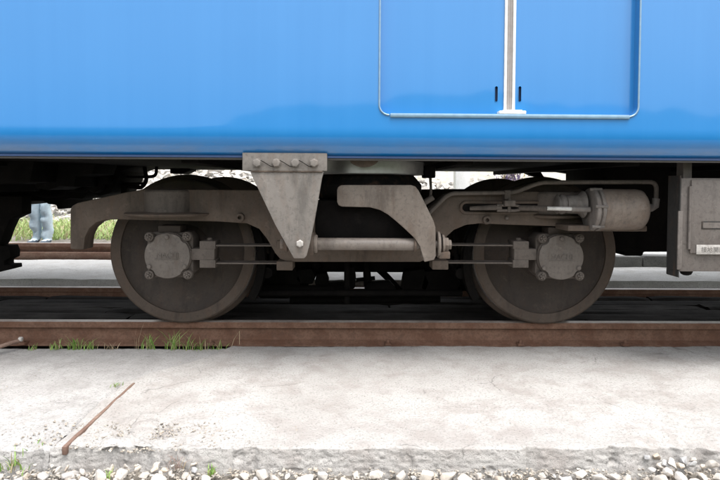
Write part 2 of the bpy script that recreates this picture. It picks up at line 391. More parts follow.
# timber crossing between the rails: each baulk of its own
cross = setting(put('timber_crossing', MB().box(-6,6,.19,1.10,-.20,-.168).mesh('timber_crossing'), M['soil']))
rows = [(.165,.315),(.325,.485),(.497,.655),(.665,.83),(.842,.985),(.997,1.10)]
for i, (y0, y1) in enumerate(rows):
    x = -5.4-random.random()*1.2
    while x < 5.2:
        L = random.uniform(1.5, 2.9); w = (y1-y0)
        n = 26; xs = np.linspace(0, L, n); ys = np.linspace(0, w, 6)
        gx, gy = np.meshgrid(xs, ys, indexing='ij')
        dz = fbm(gx*1.6+i*7, gy*28, 4, 60+i)*.006-np.clip(abs(gy/w-.5)*2-.7, 0, 1)*.02-np.clip(abs(gx/L-.5)*2-.985, 0, 1)*.6
        P = np.stack([gx, gy+fbm(gx*2, gy*0+i, 3, 70)*.003, dz], -1)
        P = np.concatenate([np.stack([gx[:, :1], gy[:, :1], gx[:, :1]*0-.09], -1), P, np.stack([gx[:, -1:], gy[:, -1:], gx[:, -1:]*0-.09], -1)], 1)
        me = grid_mesh('plank', P); smooth(me, 50)
        put('plank', me, M['timber'], cross, (x, y0, -.045+random.uniform(-.012,.008)), (random.uniform(-.02,.02),0,random.uniform(-.003,.003)))
        x += L+random.uniform(.006,.02)

# ---------------------------------------------------------------- rails
def rail_profile(k=1.0):
    h = [(-.0325,-.004),(-.029,-.0008),(0,.0008),(.029,-.0008),(.0325,-.004),(.0325,-.036),(.010,-.041),(.0075,-.052),(.0075,-.09),(.010,-.112),
         (.0615,-.130),(.0635,-.140),(-.0635,-.140),(-.0615,-.130),(-.010,-.112),(-.0075,-.09),(-.0075,-.052),(-.010,-.041),(-.0325,-.036)]
    return [(a, b*k) for a, b in h]
def rail(label, yc, ztop, x0, x1, mat, k=1.0, name='rail'):
    pr = rail_profile(k); n = len(pr); m = 60; v = []; f = []
    for j in range(m):
        x = x0+(x1-x0)*j/(m-1)
        for a, b in pr: v.append((x, yc+a, ztop+b))
    for j in range(m-1):
        for i in range(n): f.append((j*n+i, (j+1)*n+i, (j+1)*n+(i+1)%n, j*n+(i+1)%n))
    f += [tuple(range(n)), tuple((m-1)*n+i for i in range(n-1,-1,-1))]
    me = MB().add(v, f).mesh('rail', sharp=25); me.materials.append(mat); me.materials.append(M['shine'])
    for p in me.polygons:
        if p.normal.z > .9 and p.center.z > ztop-.002: p.material_index = 1
    return tag(put(name, me, None), label, 'rail')
near_rail = rail('rusty brown rail nearest the camera under the blue carriage wheels', .062, 0, -6, 6, M['rail'])
rail('dark far rail of the same track behind the timber planks', 1.19, 0, -6, 6, M['rail'])
# clips on the foot of the near rail
for px in (22, 210, 388, 521, 626):
    p = at(px, 341, -.02)
    m = MB().prism([(-.022,0),(.022,0),(.016,.014),(-.016,.014)], -.028, .03)
    m.lathe([(0,.011),(.02,.011),(.024,.008)], (0,-.008,.012), 'Z', 6)
    put('rail_clip', m.mesh('rail_clip', .002), M['rail'], near_rail, (p.x, 0.0, -.129))

# ---------------------------------------------------------------- far side of the track
Xg = np.linspace(-9, 9, 420); Yg = np.linspace(1.36, 2.62, 60)
gx, gy = np.meshgrid(Xg, Yg, indexing='ij')
rag = np.clip(1-(gy-1.36)/.12, 0, 1)*fbm(gx*3.4, gx*0+2, 5, 15)*.03
gz = .027+.006*fbm(gx*2, gy*2, 4, 12)+.002*fbm(gx*14, gy*14, 3, 13)
gz[:, 0] -= .18
setting(put('far_pavement', grid_mesh('far_pavement', np.stack([gx, gy+rag, gz], -1)), M['conc_far']))
# ground of the next track
Yg = np.linspace(2.55, 7.0, 90); gx, gy = np.meshgrid(np.linspace(-14, 14, 220), Yg, indexing='ij')
gz = .0+np.clip((gy-2.9)/.8, 0, 1)*.11+.02*fbm(gx*1.3, gy*1.3, 4, 31)+.006*fbm(gx*9, gy*9, 3, 33)
setting(put('far_ground', grid_mesh('far_ground', np.stack([gx, gy, gz], -1)), M['gravel']))
rail('pale brown old rail of the neighbouring track behind the carriage', 2.80, .188, -14, 1.3, M['rail_pale'], 1.06)
tag(put('check_rail', MB().box(-14,1.3,2.705,2.728,-.01,.095).mesh('check_rail', .004), M['rail_pale']), 'low brown guard strip in front of the old rail behind the carriage', 'guard rail')
# raised platform edge at the right with kerb stones
plat = setting(put('far_platform', grid_mesh('far_platform', (lambda gx, gy: np.stack([gx, gy, .138+.008*fbm(gx*2, gy*2, 4, 3)], -1))(*np.meshgrid(np.linspace(1.5, 14, 120), np.linspace(2.30, 5.5, 30), indexing='ij'))), M['conc_far']))
x = 1.5
while x < 7:
    L = random.uniform(.26, .5)
    m = MB().box(0, L-.012, 0, .16, -.12, 0)
    put('kerb_stone', m.mesh('kerb_stone', .014), M['kerb'], plat, (x, 2.235+random.uniform(-.012,.012), .145+random.uniform(-.012,.006)), (0, random.uniform(-.02,.02), random.uniform(-.02,.02)))
    x += L
# stony bank behind everything
gx, gy = np.meshgrid(np.linspace(-40, 40, 260), np.linspace(6.4, 26, 110), indexing='ij')
gz = .06+np.clip((gy-6.6)/3.2, 0, 4)*.95+.16*fbm(gx*.7, gy*.7, 5, 21)*np.clip((gy-6.4)/.8, 0, 1)+.06*fbm(gx*3.5, gy*3.5, 3, 25)*np.clip((gy-6.4)/.8, 0, 1)
setting(put('hillside', grid_mesh('hillside', np.stack([gx, gy, gz], -1)), M['slope']))

gx, gy = np.meshgrid(np.linspace(-260, 260, 140), np.linspace(-150, -58, 24), indexing='ij')
gz = -.3+np.clip((-gy-58)/60, 0, 1)*np.clip(3.2+2*fbm(gx*.02, gx*0+.3, 4, 91)+(15+3*fbm(gx*.05, gx*0+.7, 4, 97))/(1+np.exp(-(gx+30)/5)), 2, 40)+1.2*fbm(gx*.15, gy*.15, 4, 93)*np.clip((-gy-58)/20, 0, 1)
setting(put('wooded_hills', grid_mesh('wooded_hills', np.stack([gx, gy, gz], -1)), M['woods']))

setting(put('dark_reflected_ground', grid_mesh('dark_reflected_ground', (lambda gx, gy: np.stack([gx, gy, -.25+.02*fbm(gx, gy, 3, 44)], -1))(*np.meshgrid(np.linspace(-60, 60, 120), np.linspace(-59, -4.6, 60), indexing='ij'))), M['woods']))  # unseen dark ground, added to darken the reflection in the blue skirt

def hull(seed, n=18, sq=(1,1,1), jit=.25):
    r = random.Random(seed); bm = bmesh.new()
    for _ in range(n):
        v = Vector((r.gauss(0,1), r.gauss(0,1), r.gauss(0,1))).normalized()*(1-jit*r.random())
        bm.verts.new((v.x*sq[0], v.y*sq[1], v.z*sq[2]))
    res = bmesh.ops.convex_hull(bm, input=bm.verts)
    bmesh.ops.delete(bm, geom=[g for g in res['geom_interior'] if isinstance(g, bmesh.types.BMVert)], context='VERTS')
    bmesh.ops.recalc_face_normals(bm, faces=bm.faces)
    return bm
def stone_mesh(seed, n=18):
    r = random.Random(seed+500)
    bm = hull(seed, n, (1, r.uniform(.7,.95), r.uniform(.55,.8)))
    bmesh.ops.bevel(bm, geom=bm.edges[:], offset=.22, segments=3, profile=.5, affect='EDGES', clamp_overlap=True)
    me = bpy.data.meshes.new('stone'); bm.to_mesh(me); bm.free(); smooth(me, 70); return me
STONES = [stone_mesh(s, 13+s % 7) for s in range(16)]

def scatter(name, spots, mat, src):
    """many small stones joined into one mesh"""
    V = []; Fs = []; n = 0; cache = []
    for s in src:
        bm = hull(s, 9); bm.verts.ensure_lookup_table()
        cache.append((np.array([v.co[:] for v in bm.verts]), np.array([[v.index for v in f.verts] for f in bm.faces if len(f.verts) == 3]))); 
        bm.free()
    for (x, y, z, sz) in spots:
        v, f = cache[random.randrange(len(cache))]
        a = random.random()*6.28; c, s = math.cos(a), math.sin(a)
        q = np.stack([v[:,0]*c-v[:,1]*s, v[:,0]*s+v[:,1]*c, v[:,2]*.75], 1)*sz+np.array([x,y,z])
        V.append(q); Fs.append(f+n); n += len(v)
    me = bpy.data.meshes.new(name); me.from_pydata(np.concatenate(V).tolist(), [], np.concatenate(Fs).tolist()); me.update()
    return put(name, me, mat)
bm_src = []
def fix_hulls():
    out = []
    for s in range(40, 60):
        bm = hull(s, 9); bm.verts.index_update(); out.append(s); bm.free()
    return out
SRC = fix_hulls()
def bankz(x, y): return .06+max(0, (y-6.6)/3.2)*.95
sp = [(random.uniform(-9,9), y, bankz(0,y)+random.uniform(-.02,.08), random.uniform(.05,.17)) for y in [random.uniform(6.5,11) for _ in range(3600)]]
o = scatter('bank_rubble', sp, M['rubble'], SRC); tag(o, 'pale grey rubble covering the bank behind the tracks', 'rubble', kind='stuff')

# ---------------------------------------------------------------- blades of grass
def blades(n, spread, h, w, lean, r=random, pts=None):
    v = []; f = []
    for i in range(n):
        bx, by, bz = pts[i] if pts is not None else (r.gauss(0,spread), r.gauss(0,spread*.6), 0)
        a = r.random()*6.28; L = h*r.uniform(.4,1.1); ln = L*r.uniform(.1,lean); ww = w*r.uniform(.6,1.2)
        dx, dy = math.cos(a), math.sin(a); px_, py_ = -math.sin(a+.4)*ww, math.cos(a+.4)*ww; k = len(v)
        for t in (0, .4, .75):
            q = 1-t*.55; c = (bx+dx*ln*t*t, by+dy*ln*t*t, bz+L*(t-.18*t*t*lean))
            v += [(c[0]-px_*q, c[1]-py_*q, c[2]), (c[0]+px_*q, c[1]+py_*q, c[2])]
        v.append((bx+dx*ln, by+dy*ln, bz+L*(1-.18*lean)))
        f += [(k,k+1,k+3,k+2),(k+2,k+3,k+5,k+4),(k+4,k+5,k+6)]
    me = bpy.data.meshes.new('grass'); me.from_pydata(v, [], f); me.update(); return me
def farpts(n, x0, x1, y0, y1):
    o = []
    while len(o) < n:
        x = random.uniform(x0,x1); y = random.uniform(y0,y1)
        if float(fbm(np.array([x*.9]), np.array([y*.9]), 3, 77)[0]) > -.35+random.uniform(-.3,.3): o.append((x, y, max(.09, bankz(x,y)-.02)))
    return o
o = put('meadow_grass', blades(16000, 0, .20, .010, 1.0, pts=farpts(16000, -9, 1.5, 3.75, 7.0)), M['fargrass'])
tag(o, 'bright green grass growing behind the old rail', 'grass', kind='stuff')
o = put('meadow_grass', blades(2500, 0, .22, .009, .9, pts=farpts(2500, 2, 9, 5.7, 7.6)), M['fargrass'])
tag(o, 'sparse green grass at the foot of the bank behind the brake cylinder', 'grass', kind='stuff')

# ================================================================= THE BOGIE
YC = 0.625                          # centre line of the track
RW = 0.436
bogie = root('bogie', (at(363,322,.06).x, YC, 0), 'dusty brown railway bogie with two wheelsets under the blue carriage', 'bogie')
XL = at(182.5, 252, 0).x; XR = at(545, 253, 0).x
YF0, YF1 = -.255, -.135             # near side frame, front and back
mir = lambda y: 2*YC-y

# --- wheels
tyre_prof = [(a, r+.006 if r > .4 else r) for a, r in [(.0,.372),(.0,.418),(.006,.428),(.09,.432),(.098,.445),(.105,.455),(.116,.459),(.127,.452),(.13,.44),(.13,.372)]]
disc_prof = [(.012,.374),(.030,.355),(.045,.31),(.058,.24),(.05,.16),(.02,.125),(-.03,.115),(-.03,.07),(.16,.07),(.16,.115),(.12,.13),(.085,.17),(.085,.30),(.10,.35),(.118,.374)]
def wheelset(X):
    for side in (0, 1):
        yo = (lambda a: a) if side == 0 else (lambda a: 2*YC-a)
        d = part('wheel', MB().lathe([(yo(a), r) for a, r in disc_prof], (X,0,RW), 'Y', 72, True), M['wheel'], bogie, sharp=30)
        tme = MB().lathe([(yo(a), r) for a, r in tyre_prof], (X,0,RW), 'Y', 96, True).mesh('tyre', sharp=24)
        tme.materials.append(M['tyre']); tme.materials.append(M['tread'])
        for p in tme.polygons:
            c = p.center; rr = math.hypot(c.x-X, c.z-RW); yy = c.y if side == 0 else 2*YC-c.y
            if rr > .430 and .004 < yy < .092: p.material_index = 1
        put('tyre', tme, None, d)
    part('axle', MB().lathe([(-.2,.055),(-.03,.06),(-.02,.075),(.2,.07),(YC,.066),(1.05,.07),(1.27,.075),(1.28,.06),(1.45,.055)], (X,0,RW), 'Y', 28), M['wheel'], bogie)
wheelset(XL); wheelset(XR)

# --- side frames
outline = [(70,249),(70,210),(71.5,206),(77,203),(100,198),(125,192.5),(145,189),(200,189.5),(262,190),(274,194),(297,210),(310,213),(418,213),(428,209),
           (446,194.5),(455,192),(500,191.5),(560,191.5),(637,192),(637,231),(600,230),(560,226.5),(500,224.5),(480,223.5),(466,225),(454,230),(443,240),
           (434,253),(428,259),(420,262),(288,262),(280,259),(275,253),(267,239),(259,229),(247,223.5),(217,221.5),(117,219.5),(106,219.8),(96,222.5),(89,228.5),(85,237),(83.5,250)]
fo = [xz(x, y, YF0) for x, y in outline]
sf = part('side_frame', MB().prism(fo, YF0, YF1), M['frame'], bogie, .007)
part('side_frame', MB().prism(fo, mir(YF1), mir(YF0)), M['frame'], bogie, .007)
# flange plates welded along the belly, boss lugs, slot for the brake rod
for px, py in ((240,217.5),(487,220)):
    p = at(px, py, YF0-.01)
    m = MB().lathe([(-.022,.010),(-.022,.0235),(0,.026),(.03,.026),(.03,.010)], (p.x, YF0, p.z), 'Y', 20, True)
    part('lug', m, M['frame'], sf, .002)
rim = []
c0 = at(466, 207.5, YF0); c1 = at(540, 207.5, YF0)
for k in range(20):
    a = math.pi/2+math.pi*k/19; rim.append((c0.x+.03*math.cos(a), YF0-.004, c0.z+.03*math.sin(a)))
for k in range(20):
    a = -math.pi/2+math.pi*k/19; rim.append((c1.x+.03*math.cos(a), YF0-.004, c1.z+.03*math.sin(a)))
part('slot_rim', MB().tube(rim+[rim[0]], .009, 8), M['frame'], sf)
inner = [(c0.x+.024*math.cos(math.pi/2+math.pi*k/12), c0.z+.024*math.sin(math.pi/2+math.pi*k/12)) for k in range(13)]
inner += [(c1.x+.024*math.cos(-math.pi/2+math.pi*k/12), c1.z+.024*math.sin(-math.pi/2+math.pi*k/12)) for k in range(13)]
part('slot_dark_fill', MB().prism(inner, YF0-.003, YF0+.01), M['black'], sf)  # black plate painted in for the shade of the slot; no hole is cut

# --- spring pots on the frame over the axle boxes
def pot(X, front=True, flange=.245, yc=-.195):
    zt = at(170, 190.0, -.34).z; zb = at(170, 213, -.34).z
    m = MB().lathe([(zb-.02,.139),(zt-.012,.139),(zt,.130),(zt+.004,.05)], (X, yc, 0), 'Z', 44)
    o = part('spring_pot', m, M['box'] if front else M['frame'], bogie, .003)
    if flange:
        part('spring_plate', MB().lathe([(zb-.022,.10),(zb-.020,flange*.93),(zb-.009,flange),(zb-.004,flange*.985),(zb+.002,.139)], (X, yc, 0), 'Z', 56), M['frame'], o, .002)
    return o
XLb = at(170, 200, -.2).x
XRb = at(556, 200, -.2).x
pot(XLb); pot(XRb, True, .16); 
pot(XLb, False, .20, mir(-.195)); pot(XRb, False, .16, mir(-.195))

# --- axle boxes with bolted covers
def text_mesh(body, size, ext, name):
    c = bpy.data.curves.new(name, 'FONT'); c.body = body; c.size = size; c.extrude = ext; c.align_x = 'CENTER'; c.resolution_u = 3
    o = bpy.data.objects.new(name, c); COL.objects.link(o)
    bpy.context.view_layer.update()
    me = bpy.data.meshes.new_from_object(o.evaluated_get(bpy.context.evaluated_depsgraph_get()))
    bpy.data.objects.remove(o); me.name = name; return me
TXT = text_mesh('NACHI', .040, .003, 'lettering')
FRONT = Matrix.Rotation(R(90), 4, 'X')
hexm = MB().lathe([(0,.020),(-.013,.020),(-.016,.017)], (0,0,0), 'Y', 6).mesh('bolt', .001)
earm = MB().lathe([(.03,.026),(0,.026),(-.004,.023)], (0,0,0), 'Y', 18)
for k in range(5):
    a = k*1.2566; earm.lathe([(0,.0062),(-.0135,.0062),(-.016,.004)], (.0115*math.sin(a), -.003, .0115*math.cos(a)), 'Y', 8)
earm.lathe([(0,.007),(-.018,.006)], (0,-.003,0), 'Y', 8)
earm = earm.mesh('bolt')
smallb = MB().lathe([(.01,.0125),(-.008,.0125),(-.011,.009)], (0,0,0), 'Y', 12).mesh('screw', .001)
def axle_box(X, sgn, cx, cy):
    YV = -.275; p = at(cx, cy, YV); zc = p.z; xc = p.x
    s = 1/ppm(YV); Rc = 22.6*s; ears = [(-18.6*s,18.8*s),(19.0*s,19.4*s),(-18.6*s,-19.4*s),(19.8*s,-19.2*s)]
    m = MB().prism([(xc+(Rc+.004)*math.cos(2*math.pi*k/40), zc+(Rc+.004)*math.sin(2*math.pi*k/40)) for k in range(40)], YV+.022, -.10)
    q = .098; h = .128
    m.prism([(xc-q,zc-h),(xc+q,zc-h),(xc+h,zc-q),(xc+h,zc+q),(xc+q,zc+h),(xc-q,zc+h),(xc-h,zc+q),(xc-h,zc-q)], YV+.055, -.085)
    ab = part('axle_box', m, M['box'], bogie, .005)
    part('spring_seat', MB().box(xc-.062, xc+.062, -.235, -.12, zc+.127, zc+.165), M['wheel'], ab, .004)
    pts = []
    for k in range(120):
        a = 2*math.pi*k/120; r = Rc
        for ex, ez in ears:
            D = math.hypot(ex, ez); dl = abs((a-math.atan2(ez, ex)+math.pi) % (2*math.pi)-math.pi); rb = 6.3*s
            if D*math.sin(dl) < rb and dl < 1: r = min(r, D*math.cos(dl)-math.sqrt(rb*rb-(D*math.sin(dl))**2))
        pts.append((xc+r*math.cos(a), zc+r*math.sin(a)))
    part('cover', MB().prism(pts, YV, YV+.03), M['pale2'], ab, .004)
    for ex, ez in ears: put('bolt', earm, M['box'], ab, (xc+ex, YV+.012, zc+ez))
    for dx, dy in ((0,19),(-17.6,-10.6),(17.6,-10.6)): put('screw', smallb, M['pale2'], ab, (xc+dx*s, YV, zc+dy*s))
    put('lettering', TXT, M['pale2'], ab, (xc+.003, YV-.001, zc-.010), FRONT)
    part('raised_line', MB().box(xc-.068, xc+.062, YV-.004, YV+.002, zc-.021, zc-.0165), M['pale2'], ab, .001)
    # arm with the two leaf plates that guide the box
    bx = at(cx+sgn*40.5, 254.5, -.25)
    hz = 13.5*s; w = 8*s
    b = MB().box(bx.x-w, bx.x+w, -.252, -.14, bx.z+.030, bx.z+hz).box(bx.x-w, bx.x+w, -.252, -.14, bx.z-hz, bx.z-.030)
    b.box(min(bx.x-sgn*.09, bx.x+sgn*w*.85), max(bx.x-sgn*.09, bx.x+sgn*w*.85), -.249, -.14, bx.z-.0315, bx.z+.0315)
    br = part('spring_arm', b, M['box'], bogie, .003)
    part('arm_bolt', MB().lathe([(0,.016),(.012,.016),(.016,.010)], (bx.x, -.20, bx.z+hz-.001), 'Z', 10), M['box'], br, .001)
    for zz in (9.0*s, -9.0*s):
        x2 = at(281 if sgn > 0 else 441, 254, -.25).x
        part('leaf_spring', MB().box(min(bx.x, x2), max(bx.x, x2), -.245, -.15, bx.z+zz-.0035, bx.z+zz+.0035), M['box'], bogie)
    x2 = at(285 if sgn > 0 else 440, 254, -.25).x
    part('spring_clamp', MB().box(x2-.045, x2+.045, -.268, -.14, bx.z-.085, bx.z-.035), M['frame'], bogie, .004)
    part('spring_clamp', MB().box(x2-.045, x2+.045, -.262, -.14, bx.z+.035, bx.z+.08), M['frame'], bogie, .004)
M['pale2'] = steel('cover_steel', (0.1084,0.0939,0.0839), (0.1604,0.1393,0.1232), rust=(0.0737,0.0535,0.0416), rustamt=.5)
axle_box(XL, 1, 167, 256); axle_box(XR, -1, 561.4, 257.5)
# far boxes
for X in (XLb, XRb):
    part('axle_box', MB().cyl((X,0,RW), .125, mir(-.10), mir(-.27), 'Y', 28), M['box'], bogie, .004)

# --- cross members, bolster, air springs
XB = at(364, 200, 0).x
for px in (296, 427):
    X = at(px, 240, 0).x
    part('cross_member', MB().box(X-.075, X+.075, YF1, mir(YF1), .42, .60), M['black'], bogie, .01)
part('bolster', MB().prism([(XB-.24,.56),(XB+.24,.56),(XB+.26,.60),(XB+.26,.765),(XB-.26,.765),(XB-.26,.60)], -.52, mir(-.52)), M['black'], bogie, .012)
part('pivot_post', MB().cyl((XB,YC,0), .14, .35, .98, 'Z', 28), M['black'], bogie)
def air_spring(yc):
    a = part('air_spring', MB().lathe([(.74,.27),(.75,.29),(.785,.315),(.82,.315),(.85,.29),(.872,.27)], (XB, yc, .025), 'Z', 56), M['rubber'], bogie)
    part('spring_cap', MB().lathe([(.8725,.20),(.873,.325),(.878,.33),(.943,.33),(.944,.2)], (XB, yc, .025), 'Z', 80), M['cap'], a, sharp=30)
air_spring(-.24); air_spring(mir(-.24))

# --- bolster arm (outer plate) and anchor rod
YA = -.60
arm = [(337,190),(338,187),(341,185.2),(345,185),(411,185),(415.5,186.5),(419,191),(433.5,220.5),(435.5,227),(436,256),(434,260),(424.5,262),(422.5,255),
       (420,246.5),(415,238.5),(405,229),(396,221),(388,214.5),(380,210),(370,207.3),(342,206.6),(338.5,205.3),(337,202)]
ao = part('bolster_arm', MB().prism([xz(x,y,YA) for x,y in arm], YA, YA+.045), M['pale'], bogie, .004)
a0 = at(345,188,YA); a1 = at(412,203,YA)
part('arm_root', MB().box(a0.x+.01, a1.x-.03, YA+.044, -.50, a1.z+.005, a0.z-.006), M['frame'], ao, .006)
g = at(429, 225, YA); g2 = at(429, 259, YA)
part('end_lug', MB().box(g.x-.028, g.x+.026, YA+.044, -.50, g2.z, g.z), M['pale'], ao, .005)
YR = -.555
r0 = at(309, 243.6, YR); r1 = at(419, 244.6, YR); rz = (r0.z+r1.z)/2
rod = part('anchor_rod', MB().lathe([(r0.x-.05,.020),(r0.x+.01,.020),(r0.x+.03,.031),(r1.x-.02,.031),(r1.x,.020),(r1.x+.13,.020)], (0,YR,rz), 'X', 28), M['rod'], bogie, sharp=30)
def ring(name, px0, px1, rad, mat, n=28, bev=.003):
    part(name, MB().cyl((0,YR,rz), rad, at(px0,244,YR).x, at(px1,244,YR).x, 'X', n), mat, rod, bev)
ring('washer', 310.5, 314, .058, M['frame']); ring('bushing', 314, 317.5, .046, M['pale'])
ring('bushing', 413.5, 416, .040, M['frame'])
ring('washer', 437, 439.5, .066, M['pale']); ring('bushing', 439.5, 441.5, .056, M['rubber']); ring('washer', 441.5, 444, .050, M['pale'])
ring('nut', 444, 448, .040, M['pale'], 6); ring('nut', 448, 451, .027, M['pale'], 6)
ring('nut', 280.5, 284, .028, M['pale'], 6); ring('washer', 284, 288, .042, M['frame'])
p = at(444, 252, -.56)
part('lock_plate', MB().box(p.x-.03, p.x+.025, -.60, -.53, p.z-.03, p.z+.005), M['frame'], rod, .004)

# --- brake cylinder, rods and air pipe at the right
YB = -.42; ss = 1/ppm(YB)
cA = at(598, 209, YB); cB = at(643, 210, YB); zc = (cA.z+cB.z)/2
L0, L1 = cA.x, cB.x
bc = part('brake_cylinder', MB().lathe([(L0-.005,.105),(L0+.002,.109),(L1-.045,.109),(L1-.02,.104),(L1-.006,.088),(L1,.06)], (0,YB,zc), 'X', 48), M['cyl'], bogie, sharp=40)
fl = MB().lathe([(L0-.052,.100),(L0-.048,.112),(L0-.030,.114),(L0-.026,.104),(L0-.022,.104),(L0-.020,.116),(L0-.002,.114)], (0,YB,zc), 'X', 48)
part('flange', fl, M['cast'], bc, .002)
for k in range(6):
    a = k*math.pi/3-.35
    part('flange_bolt', MB().cyl((0, YB+.113*math.sin(a), zc+.113*math.cos(a)), .0085, L0-.062, L0+.002, 'X', 6), M['cast'], bc, .001)
x5, x6, x7 = at(571,0,YB).x, at(588,0,YB).x, at(561,0,YB).x
part('cylinder_neck', MB().lathe([(x5,.046),(x5+.03,.050),(x6-.02,.052),(x6+.004,.075)], (0,YB+.03,zc+.025), 'X', 28), M['cast'], bc, .003)
part('neck_clamp', MB().lathe([(x7,.040),(x7+.008,.052),(x7+.018,.044),(x7+.028,.054),(x7+.05,.048)], (0,YB+.03,zc+.025), 'X', 28), M['cast'], bc, .002)
part('inlet', MB().lathe([(L1-.004,.045),(L1+.02,.032),(L1+.035,.022),(L1+.05,.020)], (0,YB,zc+.01), 'X', 16), M['cast'], bc, .002)
xe = at(654,207,YB); 
part('elbow', MB().tube([(L1+.03,YB,zc+.01),(xe.x-.012,YB,zc+.01),(xe.x+.006,YB,zc+.02),(xe.x+.010,YB,zc+.06)], .019, 12), M['cast'], bc)
def bend(pts, n=6, r=.04):
    out = [Vector(pts[0])]
    for i in range(1, len(pts)-1):
        a, b, c = Vector(pts[i-1]), Vector(pts[i]), Vector(pts[i+1])
        q = min(r, (a-b).length*.45, (c-b).length*.45); s0 = b+(a-b).normalized()*q; s1 = b+(c-b).normalized()*q
        for k in range(n+1):
            t = k/n; out.append(s0*(1-t)**2+b*2*t*(1-t)+s1*t*t)
    return out+[Vector(pts[-1])]
YP = -.30
pipe = [at(428,214,YP), at(449,193.3,YP), at(514,192.6,YP), at(540,182.4,YP-.03), at(600,182.2,YB), at(656.5,182,YB), Vector((xe.x+.010, YB, zc+.05))]
part('air_pipe', MB().tube(bend(pipe), .0118, 12), M['frame2'] if 'frame2' in M else M['box'], bc)
for px in (507,):
    p = at(px, 193, YP); part('pipe_clip', MB().box(p.x-.016, p.x+.016, YP-.018, YF0+.02, p.z-.035, p.z+.016), M['box'], bc, .003)
YQ = -.335
l0 = at(470,208.4,YQ+.06); l1 = at(502,207.2,YQ); l2 = at(547,208.4,YB-.03); l3 = at(590,209.5,YB-.05)
br = part('brake_rod', MB().tube([l0,l1], [.011,.017], 14), M['box'], bogie)
part('bright_rod', MB().tube([l2, at(572,209,YB-.045)], .0105, 14), M['zinc'], br)
part('push_rod', MB().tube([at(571.5,209,YB-.045), l3], .014, 14), M['cast'], br)
part('fork_rod', MB().tube([at(520,208,YQ), l2+Vector((.005,0,0))], .015, 12), M['box'], br)
for dz in (-.014,.014):
    part('fork', MB().tube([at(497,207.8,YQ)+Vector((0,0,dz)), at(515,207.9,YQ)+Vector((0,0,dz)), at(524,208.2,YQ)+Vector((0,0,dz*.25))], .008, 10), M['box'], br)
p = at(509,204,YQ); part('clevis', MB().box(p.x-.030, p.x+.030, YQ-.024, YQ+.03, p.z-.012, p.z+.020), M['box'], br, .004)
part('clevis_pin', MB().cyl((p.x,YQ-.005,0), .009, p.z-.045, p.z+.030, 'Z', 10), M['box'], br, .002)
p = at(507,218,YF0-.01); part('stop_bolt', MB().lathe([(0,.012),(-.016,.012),(-.02,.008)], (p.x,YF0,p.z), 'Y', 6), M['box'], br, .001)
p0 = at(545,216,-.27); p1 = at(585,226,-.27)
part('cylinder_bracket', MB().box(at(560,0,-.27).x, at(636,0,-.27).x, -.44, -.252, at(600,231,-.42).z, at(600,225.5,-.42).z), M['frame'], bogie, .005)

# --- brake rigging and linkage low in the middle
def bar(name, pts, r, mat='black', n=10): return part(name, MB().tube([Vector(p) for p in pts], r, n), M[mat], bogie)
for X, s in ((XL,1),(XR,-1)):
    bar('brake_beam', [(X+s*.50,.05,.30),(X+s*.50,1.2,.30)], .035)
    for y in (.06, 1.19):
        c = []
        for k in range(9):
            a = (-.52+k*.13); c.append((X+s*.445*math.cos(a), RW+.445*math.sin(a)-.06))
        for k in range(8,-1,-1):
            a = (-.52+k*.13); c.append((X+s*.495*math.cos(a), RW+.495*math.sin(a)-.06))
        part('brake_shoe', MB().prism(c, y-.04, y+.045), M['black'], bogie, .004)
        bar('brake_hanger', [(X+s*.50,y+.07,.28),(X+s*.54,y+.07,.58)], .016)
bar('pull_rod', [at(256,293,.25), at(462,293,.25)], .022)
bar('pull_rod', [at(290,300,.5), at(440,299,.5)], .026)
bar('brake_lever', [at(347,262,.3), at(347,303,.3)], .020)
bar('brake_lever', [at(296,292,.55), at(318,262,.55)], [.035,.05])
bar('brake_lever', [at(402,292,.7), at(372,262,.7)], [.02,.03])
bar('brake_lever', [at(408,262,.7), at(428,290,.7)], [.05,.06])
bar('brake_lever', [at(368,286,.5), at(366,262,.5)], [.03,.024])
bar('brake_lever', [at(356,280,.5), at(375,278,.5)], .014)
p0 = at(240,262,.62); p1 = at(480,271.5,.62)
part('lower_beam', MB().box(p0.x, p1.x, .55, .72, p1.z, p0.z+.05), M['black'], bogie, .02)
p0 = at(258,284,.4); p1 = at(344,298,.4); part('slack_adjuster', MB().lathe([(p0.x,.03),(p0.x+.02,.05),(p0.x+.2,.05),(p0.x+.22,.04),(p1.x-.06,.042),(p1.x-.05,.052),(p1.x,.05),(p1.x+.01,.03)], (0,.4,(p0.z+p1.z)/2), 'X', 20), M['black'], bogie)
for x_, y_, w_, h_ in ((306,276,10,8),(322,280,7,8),(336,288,12,7),(352,277,4,12),(380,288,16,7),(415,282,14,14),(282,280,20,16),(440,282,20,14)):
    p = at(x_, y_, .45); w_ /= ppm(.45); h_ /= ppm(.45)
    part('brake_gear', MB().prism([(p.x-w_,p.z-h_*.4),(p.x-w_*.5,p.z-h_),(p.x+w_*.7,p.z-h_*.9),(p.x+w_,p.z),(p.x+w_*.6,p.z+h_),(p.x-w_*.8,p.z+h_*.8)], .42, .52), M['black'], bogie, .008)
for a_, b_, y_, h_ in ((226,294,.9,290),(427,500,.9,290)):
    part('brake_frame', MB().box(at(a_,0,y_).x, at(b_,0,y_).x, y_, y_+.12, at(0,h_,y_).z, at(0,262,y_).z), M['black'], bogie, .03)
for px in (358, 430):
    p = at(px, 220, YF0); part('lug', MB().lathe([(-.012,.010),(-.012,.022),(.02,.024),(.02,.010)], (p.x, YF0, p.z), 'Y', 18, True), M['frame'], sf)
